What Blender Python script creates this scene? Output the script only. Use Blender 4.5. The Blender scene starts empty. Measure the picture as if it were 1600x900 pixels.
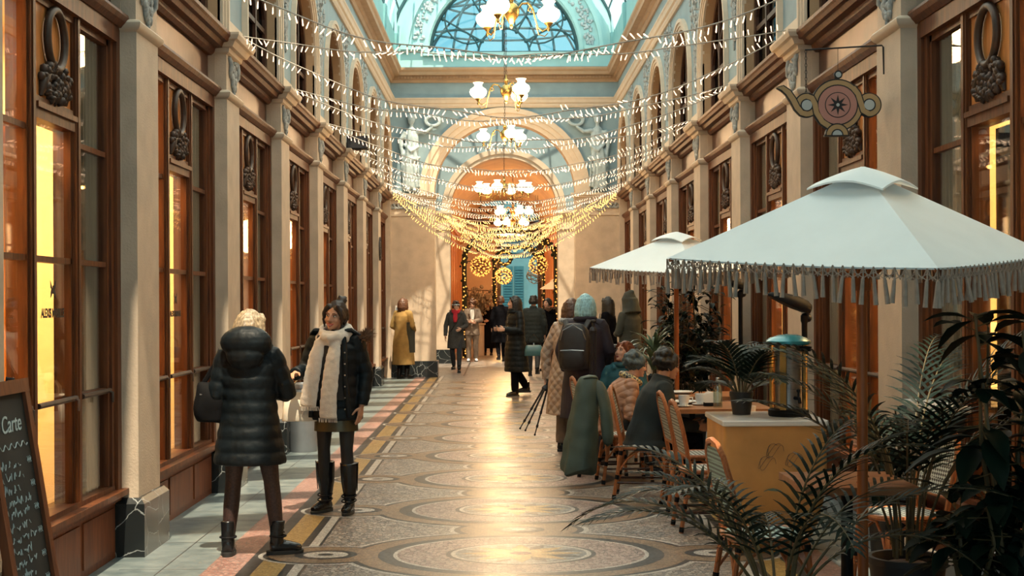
import bpy, math, random
from mathutils import Vector, Matrix, noise as mnoise
PI = math.pi
sin, cos = math.sin, math.cos
rnd = random.Random(7)
scene = bpy.context.scene
col = scene.collection
V = Vector

# ------------------------------------------------------------------ camera model (for placing things)
FPX, CAMX, CAMZ, VPX, VPY, ROLL = 2200.0, -0.13, 1.6, 780.0, 471.0, 0.005
def at(px, py, Y):
    dx, dy = px - VPX, py - VPY
    dx, dy = dx - ROLL * dy, dy + ROLL * dx
    return V((dx * Y / FPX + CAMX, Y, CAMZ - dy * Y / FPX))
def ground(px, py):
    dy = (py - VPY) + ROLL * (px - VPX)
    p = at(px, py, FPX * CAMZ / dy); p.z = 0
    return p

# ------------------------------------------------------------------ materials
def nodes(name):
    m = bpy.data.materials.new(name); m.use_nodes = True
    nt = m.node_tree
    return m, nt, nt.nodes['Principled BSDF']
def mat(name, c, rough=.5, metal=0, var=.12, scale=8, bump=0, bscale=60, emit=None, es=0, spec=.5, stretch=(1, 1, 1), c2=None, trans=0, alpha=1, sheen=0, coat=0, detail=4):
    m, nt, b = nodes(name)
    N, L = nt.nodes, nt.links
    b.inputs['Roughness'].default_value = rough
    b.inputs['Metallic'].default_value = metal
    b.inputs['Specular IOR Level'].default_value = spec
    b.inputs['Transmission Weight'].default_value = trans
    b.inputs['Alpha'].default_value = alpha
    b.inputs['Sheen Weight'].default_value = sheen
    b.inputs['Coat Weight'].default_value = coat
    tc = N.new('ShaderNodeTexCoord'); mp = N.new('ShaderNodeMapping')
    L.new(tc.outputs['Object'], mp.inputs['Vector']); mp.inputs['Scale'].default_value = stretch
    nz = N.new('ShaderNodeTexNoise'); nz.inputs['Scale'].default_value = scale; nz.inputs['Detail'].default_value = detail
    L.new(mp.outputs['Vector'], nz.inputs['Vector'])
    r = N.new('ShaderNodeValToRGB')
    if c2 is None: c2 = tuple(max(0, x * (1 - 2.2 * var)) for x in c)
    r.color_ramp.elements[0].position = .3; r.color_ramp.elements[1].position = .7
    r.color_ramp.elements[0].color = (*c2, 1); r.color_ramp.elements[1].color = (*c, 1)
    L.new(nz.outputs['Fac'], r.inputs['Fac']); L.new(r.outputs['Color'], b.inputs['Base Color'])
    if bump:
        n2 = N.new('ShaderNodeTexNoise'); n2.inputs['Scale'].default_value = bscale; n2.inputs['Detail'].default_value = 3
        L.new(mp.outputs['Vector'], n2.inputs['Vector'])
        bp = N.new('ShaderNodeBump'); bp.inputs['Strength'].default_value = bump; bp.inputs['Distance'].default_value = .01
        L.new(n2.outputs['Fac'], bp.inputs['Height']); L.new(bp.outputs['Normal'], b.inputs['Normal'])
    if emit:
        b.inputs['Emission Color'].default_value = (*emit, 1); b.inputs['Emission Strength'].default_value = es
    return m
def marble(name, c, vein, rough=.25, scale=3.2, width=.03):
    m, nt, b = nodes(name); N, L = nt.nodes, nt.links
    tc = N.new('ShaderNodeTexCoord')
    oi = N.new('ShaderNodeObjectInfo'); ad = N.new('ShaderNodeVectorMath'); ad.operation = 'ADD'
    L.new(tc.outputs['Object'], ad.inputs[0]); L.new(oi.outputs['Location'], ad.inputs[1])
    nz = N.new('ShaderNodeTexNoise'); nz.inputs['Scale'].default_value = 2.5; nz.inputs['Detail'].default_value = 5
    L.new(ad.outputs['Vector'], nz.inputs['Vector'])
    mx = N.new('ShaderNodeMixRGB'); mx.inputs['Fac'].default_value = .22
    L.new(ad.outputs['Vector'], mx.inputs['Color1']); L.new(nz.outputs['Color'], mx.inputs['Color2'])
    vo = N.new('ShaderNodeTexVoronoi'); vo.feature = 'DISTANCE_TO_EDGE'; vo.inputs['Scale'].default_value = scale
    L.new(mx.outputs['Color'], vo.inputs['Vector'])
    r = N.new('ShaderNodeValToRGB'); e = r.color_ramp.elements
    e[0].position = 0; e[0].color = (*vein, 1); e[1].position = width; e[1].color = (*c, 1)
    L.new(vo.outputs['Distance'], r.inputs['Fac']); L.new(r.outputs['Color'], b.inputs['Base Color'])
    b.inputs['Roughness'].default_value = rough
    return m
def tess(name, cols, rough=.32, scale=38, grout=(.12, .11, .1), edge=.05):
    """little stone tesserae of several colours"""
    m, nt, b = nodes(name); N, L = nt.nodes, nt.links
    tc = N.new('ShaderNodeTexCoord')
    vo = N.new('ShaderNodeTexVoronoi'); vo.inputs['Scale'].default_value = scale
    v2 = N.new('ShaderNodeTexVoronoi'); v2.feature = 'DISTANCE_TO_EDGE'; v2.inputs['Scale'].default_value = scale
    for v in (vo, v2):
        L.new(tc.outputs['Object'], v.inputs['Vector']); v.inputs['Randomness'].default_value = .8
    sp = N.new('ShaderNodeSeparateColor'); L.new(vo.outputs['Color'], sp.inputs['Color'])
    r = N.new('ShaderNodeValToRGB'); r.color_ramp.interpolation = 'CONSTANT'
    els = r.color_ramp.elements
    while len(els) < len(cols): els.new(.5)
    for i, c in enumerate(cols): els[i].position = i / len(cols); els[i].color = (*c, 1)
    L.new(sp.outputs['Red'], r.inputs['Fac'])
    lt = N.new('ShaderNodeMath'); lt.operation = 'LESS_THAN'; lt.inputs[1].default_value = edge
    L.new(v2.outputs['Distance'], lt.inputs[0])
    mx = N.new('ShaderNodeMixRGB'); mx.inputs['Color2'].default_value = (*grout, 1)
    L.new(lt.outputs['Value'], mx.inputs['Fac']); L.new(r.outputs['Color'], mx.inputs['Color1'])
    L.new(mx.outputs['Color'], b.inputs['Base Color'])
    nz = N.new('ShaderNodeTexNoise'); nz.inputs['Scale'].default_value = 2.2; nz.inputs['Detail'].default_value = 4
    L.new(tc.outputs['Object'], nz.inputs['Vector'])
    mr = N.new('ShaderNodeMapRange'); mr.inputs['To Min'].default_value = rough - .1; mr.inputs['To Max'].default_value = rough + .14
    L.new(nz.outputs['Fac'], mr.inputs['Value']); L.new(mr.outputs['Result'], b.inputs['Roughness'])
    bp = N.new('ShaderNodeBump'); bp.inputs['Strength'].default_value = .25; bp.inputs['Distance'].default_value = .002
    L.new(vo.outputs['Distance'], bp.inputs['Height']); L.new(bp.outputs['Normal'], b.inputs['Normal'])
    return m
def checker(name, a, c, scale=60, rough=.5):
    m, nt, b = nodes(name); N, L = nt.nodes, nt.links
    tc = N.new('ShaderNodeTexCoord'); ch = N.new('ShaderNodeTexChecker')
    ch.inputs['Scale'].default_value = scale; ch.inputs['Color1'].default_value = (*a, 1); ch.inputs['Color2'].default_value = (*c, 1)
    mp = N.new('ShaderNodeMapping'); mp.inputs['Rotation'].default_value = (.02, PI / 4, .015)
    L.new(tc.outputs['Object'], mp.inputs['Vector']); L.new(mp.outputs['Vector'], ch.inputs['Vector'])
    L.new(ch.outputs['Color'], b.inputs['Base Color']); b.inputs['Roughness'].default_value = rough
    return m
def wood(name, c, c2, rough=.45, stretch=(9, 9, .9), coat=0):
    return mat(name, c, rough, spec=.25, c2=c2, scale=3.2, stretch=stretch, bump=.15, bscale=9, coat=coat, detail=7)
def glassmat(name, tint=(.9, .95, 1), refl=.22, rough=.02, dens=.0, densc=(.02, .02, .02)):
    """thin pane: mostly see-through with a glossy reflection"""
    m, nt, b = nodes(name); N, L = nt.nodes, nt.links
    out = N['Material Output']
    tr = N.new('ShaderNodeBsdfTransparent'); tr.inputs['Color'].default_value = (*tint, 1)
    gl = N.new('ShaderNodeBsdfGlossy'); gl.inputs['Roughness'].default_value = rough; gl.inputs['Color'].default_value = (1, 1, 1, 1)
    fr = N.new('ShaderNodeFresnel'); fr.inputs['IOR'].default_value = 1.5
    mu = N.new('ShaderNodeMath'); mu.operation = 'MULTIPLY'; mu.inputs[1].default_value = refl / .1 if refl < .5 else 5
    mu.use_clamp = True
    L.new(fr.outputs['Fac'], mu.inputs[0])
    mi = N.new('ShaderNodeMath'); mi.operation = 'MINIMUM'; mi.inputs[1].default_value = .16
    L.new(mu.outputs['Value'], mi.inputs[0])
    mx = N.new('ShaderNodeMixShader'); L.new(mi.outputs['Value'], mx.inputs['Fac'])
    L.new(tr.outputs['BSDF'], mx.inputs[1]); L.new(gl.outputs['BSDF'], mx.inputs[2])
    N.remove(b); L.new(mx.outputs['Shader'], out.inputs['Surface'])
    return m
def emis(name, c, s):
    m, nt, b = nodes(name)
    b.inputs['Base Color'].default_value = (*c, 1); b.inputs['Roughness'].default_value = .4
    b.inputs['Emission Color'].default_value = (*c, 1); b.inputs['Emission Strength'].default_value = s
    return m

# ------------------------------------------------------------------ mesh accumulator
class G:
    def __init__(s): s.v = []; s.f = []; s.m = []
    def add(s, vs, fs, mi=0):
        o = len(s.v); s.v += [tuple(p) for p in vs]
        s.f += [tuple(i + o for i in f) for f in fs]; s.m += [mi] * len(fs); return s
    def box(s, x0, x1, y0, y1, z0, z1, mi=0, M=None):
        vs = [V((x, y, z)) for z in (z0, z1) for y in (y0, y1) for x in (x0, x1)]
        if M is not None: vs = [M @ p for p in vs]
        return s.add(vs, [(0, 2, 3, 1), (4, 5, 7, 6), (0, 1, 5, 4), (2, 6, 7, 3), (0, 4, 6, 2), (1, 3, 7, 5)], mi)
    def bar(s, a, b, w, h, mi=0, up=V((0, 0, 1))):
        a, b = V(a), V(b); t = (b - a).normalized(); sd = t.cross(up)
        if sd.length < 1e-4: sd = t.cross(V((0, 1, 0)))
        sd.normalize(); u = sd.cross(t)
        vs = [p + sd * (i * w / 2) + u * (j * h / 2) for p in (a, b) for j in (-1, 1) for i in (-1, 1)]
        return s.add(vs, [(0, 1, 3, 2), (4, 6, 7, 5), (0, 4, 5, 1), (2, 3, 7, 6), (0, 2, 6, 4), (1, 5, 7, 3)], mi)
    def loft(s, rings, mi=0, cap=True, closed=True):
        n = len(rings[0]); vs = [p for r in rings for p in r]; fs = []
        for i in range(len(rings) - 1):
            for j in range(n if closed else n - 1):
                k = (j + 1) % n
                fs.append((i * n + j, i * n + k, (i + 1) * n + k, (i + 1) * n + j))
        if cap and closed:
            fs.append(tuple(range(n - 1, -1, -1))); o = (len(rings) - 1) * n; fs.append(tuple(range(o, o + n)))
        return s.add(vs, fs, mi)
    def tube(s, pts, r, n=8, mi=0, ref=None, closed=False, cap=True):
        pts = [V(p) for p in pts]; m = len(pts)
        if not isinstance(r, (list, tuple)) or (isinstance(r, tuple) and len(r) == 2 and m != 2): r = [r] * m
        rings = []; side = None
        for i, p in enumerate(pts):
            a = pts[i - 1] if (i or closed) else p; b = pts[(i + 1) % m] if (i < m - 1 or closed) else p
            t = (b - a)
            if t.length < 1e-9: t = V((0, 0, 1))
            t.normalize()
            if side is None:
                q = V(ref) if ref is not None else (V((1, 0, 0)) if abs(t.x) < .8 else V((0, 1, 0)))
            else: q = side
            sd = q - t * q.dot(t)
            if sd.length < 1e-6: sd = t.orthogonal()
            sd.normalize(); side = sd; up = t.cross(sd)
            ra, rb = r[i] if isinstance(r[i], (tuple, list)) else (r[i], r[i])
            rings.append([p + sd * (cos(2 * PI * k / n) * ra) + up * (sin(2 * PI * k / n) * rb) for k in range(n)])
        if closed: rings.append(rings[0]); return s.loft(rings, mi, cap=False)
        return s.loft(rings, mi, cap=cap)
    def ell(s, c, r, n=10, mi=0, M=None):
        if not isinstance(r, (tuple, list)): r = (r, r, r)
        rings = []; h = max(4, n // 2 + 1); c = V(c)
        for i in range(h + 1):
            a = -PI / 2 + PI * i / h; ca = max(cos(a), .02)
            ring = []
            for k in range(n):
                p = V((r[0] * ca * cos(2 * PI * k / n), r[1] * ca * sin(2 * PI * k / n), r[2] * sin(a)))
                if M is not None: p = M @ p
                ring.append(p + c)
            rings.append(ring)
        return s.loft(rings, mi)
    def lathe(s, prof, c=(0, 0, 0), n=16, mi=0, cap=True):
        c = V(c)
        return s.loft([[c + V((max(r, .0005) * cos(2 * PI * k / n), max(r, .0005) * sin(2 * PI * k / n), z)) for k in range(n)] for r, z in prof], mi, cap)
    def prism(s, poly, fn, w0, w1, mi=0):
        n = len(poly)
        vs = [fn(u, v, w0) for u, v in poly] + [fn(u, v, w1) for u, v in poly]
        fs = [tuple(range(n)), tuple(range(2 * n - 1, n - 1, -1))] + [(i, i + n, (i + 1) % n + n, (i + 1) % n) for i in range(n)]
        return s.add(vs, fs, mi)
    def band(s, inner, outer, fn, w0, w1, mi=0, closed=False):
        """solid strip between two 2-D polylines, from depth w0 to w1"""
        rings = [[fn(*a, w0), fn(*b, w0), fn(*b, w1), fn(*a, w1)] for a, b in zip(inner, outer)]
        if closed: rings.append(rings[0])
        return s.loft(rings, mi, cap=not closed)
    def build(s, name, mats, parent=None, smooth=False, vox=0, sm=0, sub=0, ang=.7, noise=None, deci=0, **props):
        me = bpy.data.meshes.new(name)
        me.from_pydata(s.v, [], s.f); me.validate()
        mats = mats if isinstance(mats, (list, tuple)) else [mats]
        for m in mats: me.materials.append(m)
        if len(mats) > 1 and len(me.polygons) == len(s.m): me.polygons.foreach_set('material_index', s.m)
        if vox or sm or sub:
            tmp = bpy.data.objects.new('tmp', me); col.objects.link(tmp)
            if vox:
                md = tmp.modifiers.new('r', 'REMESH'); md.mode = 'VOXEL'; md.voxel_size = vox
            if sm:
                md = tmp.modifiers.new('s', 'SMOOTH'); md.factor = .5; md.iterations = sm
            if sub:
                md = tmp.modifiers.new('u', 'SUBSURF'); md.levels = sub; md.render_levels = sub
            if deci:
                md = tmp.modifiers.new('d', 'DECIMATE'); md.ratio = deci
            dg = bpy.context.evaluated_depsgraph_get()
            new = bpy.data.meshes.new_from_object(tmp.evaluated_get(dg)); bpy.data.objects.remove(tmp); bpy.data.meshes.remove(me)
            me = new; me.name = name
        if noise:
            amp, sc = noise
            nr = [v.normal.copy() for v in me.vertices]
            for v, q in zip(me.vertices, nr): v.co += q * (mnoise.noise(v.co * sc) * amp)
        if smooth:
            me.polygons.foreach_set('use_smooth', [True] * len(me.polygons))
            if not vox: me.set_sharp_from_angle(angle=ang)
        me.update()
        o = bpy.data.objects.new(name, me); col.objects.link(o); o.parent = parent
        for k, x in props.items(): o[k] = x
        return o
def thing(name, label, cat, loc=(0, 0, 0), rz=0, group=None, kind=None, scale=1, rot=None):
    o = bpy.data.objects.new(name, None); col.objects.link(o); o.empty_display_size = .1
    o.location = loc; o.rotation_euler = rot or (0, 0, rz); o.scale = (scale,) * 3
    o['label'] = label; o['category'] = cat
    if group: o['group'] = group
    if kind: o['kind'] = kind
    return o
def copy_tree(o, parent=None):
    c = o.copy(); col.objects.link(c); c.parent = parent
    for ch in list(o.children): copy_tree(ch, c)
    return c
def dup(o, label, loc=None, rz=None, group=None, scale=None):
    c = copy_tree(o); c['label'] = label
    if loc is not None: c.location = loc
    if rz is not None: c.rotation_euler = (0, 0, rz)
    if group: c['group'] = group
    if scale: c.scale = (scale,) * 3
    return c
def tag(o, label, cat, group=None, kind=None):
    o['label'] = label; o['category'] = cat
    if group: o['group'] = group
    if kind: o['kind'] = kind
    return o
ORD = ['first', 'second', 'third', 'fourth', 'fifth', 'sixth', 'seventh', 'eighth', 'ninth', 'tenth', 'eleventh', 'twelfth']
def text_mesh(body, size, mtl, parent, name, M, depth=.002, shear=0, bold=0):
    cu = bpy.data.curves.new(name, 'FONT'); cu.body = body; cu.size = size; cu.extrude = depth; cu.align_x = 'CENTER'; cu.shear = shear; cu.offset = bold
    tmp = bpy.data.objects.new('tmp', cu); col.objects.link(tmp)
    dg = bpy.context.evaluated_depsgraph_get()
    me = bpy.data.meshes.new_from_object(tmp.evaluated_get(dg)); bpy.data.objects.remove(tmp)
    me.transform(M); me.materials.clear(); me.materials.append(mtl); me.name = name
    o = bpy.data.objects.new(name, me); col.objects.link(o); o.parent = parent
    return o
def light(name, kind, loc, power, c, size=.1, rot=None, label=None, sy=None):
    d = bpy.data.lights.new(name, kind); d.energy = power; d.color = c
    if kind == 'AREA':
        d.size = size
        if sy: d.shape = 'RECTANGLE'; d.size_y = sy
    elif kind != 'SUN': d.shadow_soft_size = size
    o = bpy.data.objects.new(name, d); col.objects.link(o); o.location = loc
    if rot: o.rotation_euler = rot
    return o

# ------------------------------------------------------------------ material library
M = dict(
 stone=mat('cream_stone', (.54, .43, .325), .7, var=.09, scale=5, bump=.25, bscale=70),
 stone2=mat('cream_moulding', (.58, .48, .37), .6, var=.06, scale=7),
 carve=mat('grey_carving', (.40, .43, .43), .75, var=.2, scale=22, bump=.3, bscale=40),
 blue=mat('blue_grey_wall_paint', (.23, .33, .375), .7, var=.07, scale=4, bump=.1),
 bluecarve=mat('pale_blue_carving', (.40, .50, .54), .7, var=.12, scale=16),
 teal=mat('turquoise_wall_paint', (.20, .46, .50), .65, var=.05, scale=3),
 tealpale=mat('pale_turquoise_plaster', (.33, .60, .63), .65, var=.05, scale=4),
 cornice=mat('tan_cornice', (.40, .27, .165), .6, var=.08, scale=4),
 jamb=mat('ochre_reveal', (.42, .27, .15), .7, var=.1, scale=3),
 marble=marble('dark_veined_marble', (.014, .017, .018), (.34, .36, .36), .22, 5.2, .014),
 whitemarble=mat('white_marble', (.72, .72, .70), .25, var=.06, scale=5),
 wood=wood('red_brown_wood', (.155, .050, .016), (.060, .019, .008)),
 woodlit=wood('orange_lit_wood', (.60, .25, .075), (.40, .14, .035), .4),  # orange tone carries the warm light falling on the panels
 wooddark=wood('dark_wood', (.07, .028, .014), (.028, .012, .008), .4),
 tablewood=wood('table_wood', (.36, .15, .06), (.2, .08, .03), .4, (2, 9, 9)),
 bronze=mat('bronze_wreath', (.075, .042, .028), .5, .3, var=.2, scale=14),
 copper=mat('copper_frieze_panel', (.15, .062, .038), .36, .3, var=.25, scale=3, bump=.12, bscale=8),
 brass=mat('polished_brass', (.62, .40, .13), .25, .9, var=.15, scale=6),
 black=mat('black_metal', (.008, .008, .010), .6, .0, spec=.15, var=.2),
 iron=mat('dark_iron', (.03, .03, .035), .5, .5),
 steel=mat('brushed_steel', (.42, .43, .44), .32, .85, var=.1, scale=6, stretch=(1, 1, 12)),
 grey=mat('grey_painted_metal', (.22, .24, .26), .5, .3, var=.06),
 glass=glassmat('shop_pane_glass', (.95, .93, .88), .17),
 glassdark=glassmat('upper_pane_glass', (.16, .18, .18), .3),
 clear=glassmat('clear_bottle_glass', (.8, .88, .88), .3),
 room=mat('warm_room_wall', (.86, .74, .48), .8, var=.05, scale=2),
 roomfloor=wood('room_floor_boards', (.28, .10, .05), (.14, .05, .025), .4, (8, 1, 8)),
 darkroom=mat('dim_room_wall', (.05, .04, .035), .9),
 curtain=mat('greige_curtain', (.26, .22, .165), .9, var=.12, scale=6, stretch=(8, 8, .4)),
 drape=mat('orange_silk_drape', (.70, .28, .05), .45, var=.15, scale=3, stretch=(3, 3, .6)),
 ink=mat('black_lettering', (.012, .01, .01), .6, var=0),
 chalk=mat('chalk_white', (.55, .66, .68), .9, var=.2, scale=40),
 slate=mat('blackboard_slate', (.012, .016, .018), .75, var=.2, scale=5),
 cane=wood('rattan_cane', (.40, .15, .06), (.22, .07, .025), .35, (30, 30, 6)),
 weave=checker('black_white_weave', (.02, .02, .02), (.50, .55, .52), 62),
 weaveteal=checker('teal_white_weave', (.03, .05, .06), (.30, .50, .52), 62),
 canvas=mat('white_canvas', (.90, .95, .96), .85, var=.02, scale=6, bump=.08, bscale=15),
 fringe=mat('ivory_fringe', (.36, .29, .24), .9, var=.12, scale=30),
 pole=wood('umbrella_pole_wood', (.36, .11, .03), (.22, .06, .018), .4),
 leaf=mat('shaded_palm_leaf', (.005, .016, .010), .5, var=.2, scale=10, spec=.14),  # green darkened so the colour carries the shade under the parasols
 leaf2=mat('mid_green_leaf', (.03, .07, .03), .4, var=.25, scale=9),
 leaf3=mat('pale_striped_leaf', (.16, .26, .15), .4, var=.25, scale=14),
 stem=mat('green_brown_stem', (.09, .07, .03), .6),
 dry=mat('dried_flowers', (.34, .25, .16), .9, var=.25, scale=20),
 pot=mat('charcoal_planter', (.02, .02, .022), .6),
 terracotta=mat('terracotta_pot', (.35, .14, .07), .7),
 porcelain=mat('white_porcelain', (.75, .75, .73), .25, var=.02),
 paper=mat('white_paper', (.78, .77, .73), .9, var=.03),
 bulb=emis('warm_white_bulb', (1, .72, .50), 2.9),
 bulbgold=emis('golden_bulb', (1, .62, .20), 2.6),
 cable=mat('pale_cable', (.42, .38, .33), .6),
 opal=emis('opal_lamp_glass', (1, .86, .62), 3.6),
 skin=mat('light_skin', (.60, .34, .24), .5, var=.06, scale=12),
 skin2=mat('tan_skin', (.46, .24, .15), .5, var=.06, scale=12),
 eyew=mat('eye_white', (.7, .68, .65), .3, var=0), dark=mat('near_black', (.012, .01, .01), .4, var=0),
 lips=mat('red_lips', (.36, .05, .05), .4, var=0), lipsn=mat('rose_lips', (.42, .16, .13), .45, var=0), teeth=mat('teeth', (.8, .77, .7), .3, var=0),
 puffer=mat('black_nylon_puffer', (.005, .009, .012), .5, var=.2, scale=9, bump=.3, bscale=26, spec=.2),
 blackcloth=mat('black_wool', (.005, .005, .007), .9, var=.15, scale=20, spec=.05),
 leather=mat('black_leather', (.008, .008, .009), .24, var=.1, scale=12, bump=.1),
 tights=mat('sheer_brown_tights', (.05, .021, .016), .6, var=.3, scale=70),
 leggings=mat('black_leggings', (.010, .011, .013), .7),
 sole=mat('rubber_sole', (.02, .02, .02), .7),
 ballbulb=emis('amber_bulb', (1, .50, .11), 1.9), scarf=mat('ivory_wool_scarf', (.66, .60, .53), .95, var=.07, scale=24, bump=.3, bscale=120, sheen=.2),
 whitebag=mat('ivory_leather', (.72, .66, .55), .4, var=.03),
 fur=mat('brown_fur', (.24, .13, .075), .95, var=.3, scale=45),
 mustard=mat('mustard_wool', (.30, .185, .055), .9, var=.12, scale=10),
 olive=mat('dark_olive_cloth', (.035, .038, .030), .85), greenish=mat('moss_cloth', (.26, .27, .12), .9),
 charcoal=mat('charcoal_tweed', (.055, .055, .055), .9, var=.25, scale=60), red=mat('crimson_knit', (.45, .015, .03), .9),
 beige=mat('taupe_wool', (.19, .14, .105), .9, var=.1, scale=14), jeans=mat('dark_denim', (.022, .028, .038), .8, var=.2, scale=40),
 greyhair=mat('dark_grey_hair', (.07, .10, .11), .6, var=.25, scale=9, stretch=(10, 10, 1)), darkbrown=mat('dark_brown_hair', (.030, .014, .010), .5, c2=(.012, .007, .006), scale=7, stretch=(10, 10, 1)), peach=mat('peach_nylon', (.36, .185, .11), .5, var=.08, scale=8), quilt=None,
 purple=mat('dark_aubergine_cloth', (.020, .014, .028), .75, var=.15, scale=10), pack=mat('black_brown_backpack_nylon', (.018, .014, .015), .6, var=.2, scale=14),
 tealfab=mat('teal_cloth', (.015, .10, .13), .7), greencoat=mat('sage_waxed_cotton', (.060, .090, .075), .65, var=.2, scale=5, bump=.2, bscale=14),
 navy=mat('dark_teal_wool', (.006, .014, .017), .85, var=.15, scale=12),
 blond=mat('blonde_hair', (.40, .31, .20), .5, c2=(.12, .08, .045), scale=9, stretch=(10, 10, .8)),
 brown=mat('brown_hair', (.11, .045, .022), .45, var=.25, scale=8, stretch=(10, 10, 1)),
 blackhair=mat('black_hair', (.008, .007, .007), .55, var=.2, scale=8, stretch=(10, 10, 1)),
 redhair=mat('auburn_hair', (.26, .06, .018), .5, var=.25, scale=8, stretch=(10, 10, 1)),
 silver=mat('silver_blue_hair', (.36, .66, .74), .5, var=.25, scale=9, stretch=(10, 10, .8)),
 signtan=mat('sign_tan_paint', (.40, .26, .12), .5, var=.04), signpink=mat('sign_rose_paint', (.44, .21, .17), .5, var=.04), signgrey=mat('sign_pale_disc', (.42, .46, .46), .4, var=.04),
 counter=mat('ochre_plaster_counter', (.56, .29, .09), .6, var=.14, scale=4), counterpaint=mat('slate_painted_motif', (.08, .075, .075), .6, var=.2, scale=7),
 tealid=mat('teal_enamel', (.02, .22, .27), .25, .2), facade=mat('blue_street_facade', (.09, .22, .25), .8, var=.1, scale=2), shutter=mat('blue_shutter', (.015, .11, .14), .6),
)

def quilted(name, c):
    """cloth stitched into little diamonds"""
    m, nt, b = nodes(name); N, L = nt.nodes, nt.links
    tc = N.new('ShaderNodeTexCoord'); mp = N.new('ShaderNodeMapping'); mp.inputs['Rotation'].default_value = (0, PI / 4, 0); mp.inputs['Scale'].default_value = (15, 6, 15)
    vo = N.new('ShaderNodeTexVoronoi'); vo.inputs['Randomness'].default_value = .15; vo.inputs['Scale'].default_value = 1
    L.new(tc.outputs['Object'], mp.inputs['Vector']); L.new(mp.outputs['Vector'], vo.inputs['Vector'])
    iv = N.new('ShaderNodeMath'); iv.operation = 'SUBTRACT'; iv.inputs[0].default_value = 1; L.new(vo.outputs['Distance'], iv.inputs[1])
    bp = N.new('ShaderNodeBump'); bp.inputs['Strength'].default_value = .9; bp.inputs['Distance'].default_value = .03
    L.new(iv.outputs['Value'], bp.inputs['Height']); L.new(bp.outputs['Normal'], b.inputs['Normal'])
    b.inputs['Base Color'].default_value = (*c, 1); b.inputs['Roughness'].default_value = .55
    return m
M['peachq'] = quilted('peach_padded_nylon', (.33, .165, .10))
M['quilt'] = quilted('beige_quilted_nylon', (.38, .27, .20))
# ================================================================== ARCHITECTURE
HW, PITCH, PY0, PW = 2.42, 2.97, 8.92, .56
YEND = 29.85
def pil_y(k): return PY0 + PITCH * k + PW / 2
def bay_y(k): return PY0 + PITCH * k + PW / 2 + PITCH / 2
def SIDE(s):            # fn(u along corridor, v up, w towards the corridor) for a wall on side s
    return lambda u, v, w: V((s * (HW - w), u, v))
def END(y):             # fn(u across, v up, w towards the camera)
    return lambda u, v, w: V((u, y - w, v))
def arch_pts(uc, rx, rz, vs, n=20, a0=0, a1=PI): return [(uc + rx * cos(a0 + (a1 - a0) * i / n), vs + rz * sin(a0 + (a1 - a0) * i / n)) for i in range(n + 1)]
def arch_panel(g, fn, u0, u1, v0, v1, uc, rx, rz, vs, w0, w1, mf=0, mj=1, n=20):
    pts = [(uc + rx, v0)] + arch_pts(uc, rx, rz, vs, n) + [(uc - rx, v0)]
    for w, flip in ((w0, 0), (w1, 1)):
        def q(*p):
            vs_ = [fn(a, b, w) for a, b in p]
            g.add(vs_, [(0, 1, 2, 3)], mf)
        q((u0, v0), (uc - rx, v0), (uc - rx, v1), (u0, v1)); q((uc + rx, v0), (u1, v0), (u1, v1), (uc + rx, v1))
        for a, b in zip(pts[1:-2], pts[2:-1]): q(b, a, (a[0], v1), (b[0], v1))
    for a, b in zip(pts[:-1], pts[1:]):
        g.add([fn(*a, w0), fn(*b, w0), fn(*b, w1), fn(*a, w1)], [(0, 1, 2, 3)], mj)
    return g
def archivolt(g, fn, uc, rx, rz, vs, v0, steps, mi=0, n=24):
    """steps: (inner offset, outer offset, depth) bands that follow the arch"""
    for a, b, d in steps:
        inn = ([(uc + rx + a, v0)] if v0 < vs else []) + arch_pts(uc, rx + a, rz + a, vs, n) + ([(uc - rx - a, v0)] if v0 < vs else [])
        out = ([(uc + rx + b, v0)] if v0 < vs else []) + arch_pts(uc, rx + b, rz + b, vs, n) + ([(uc - rx - b, v0)] if v0 < vs else [])
        g.band(inn, out, fn, -.02, d, mi)
def moulding(g, fn, u0, u1, prof, mi=0):
    """profile [(v, w)] swept along u"""
    g.loft([[fn(u, v, w) for v, w in prof] for u in (u0, u1)], mi)

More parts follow.
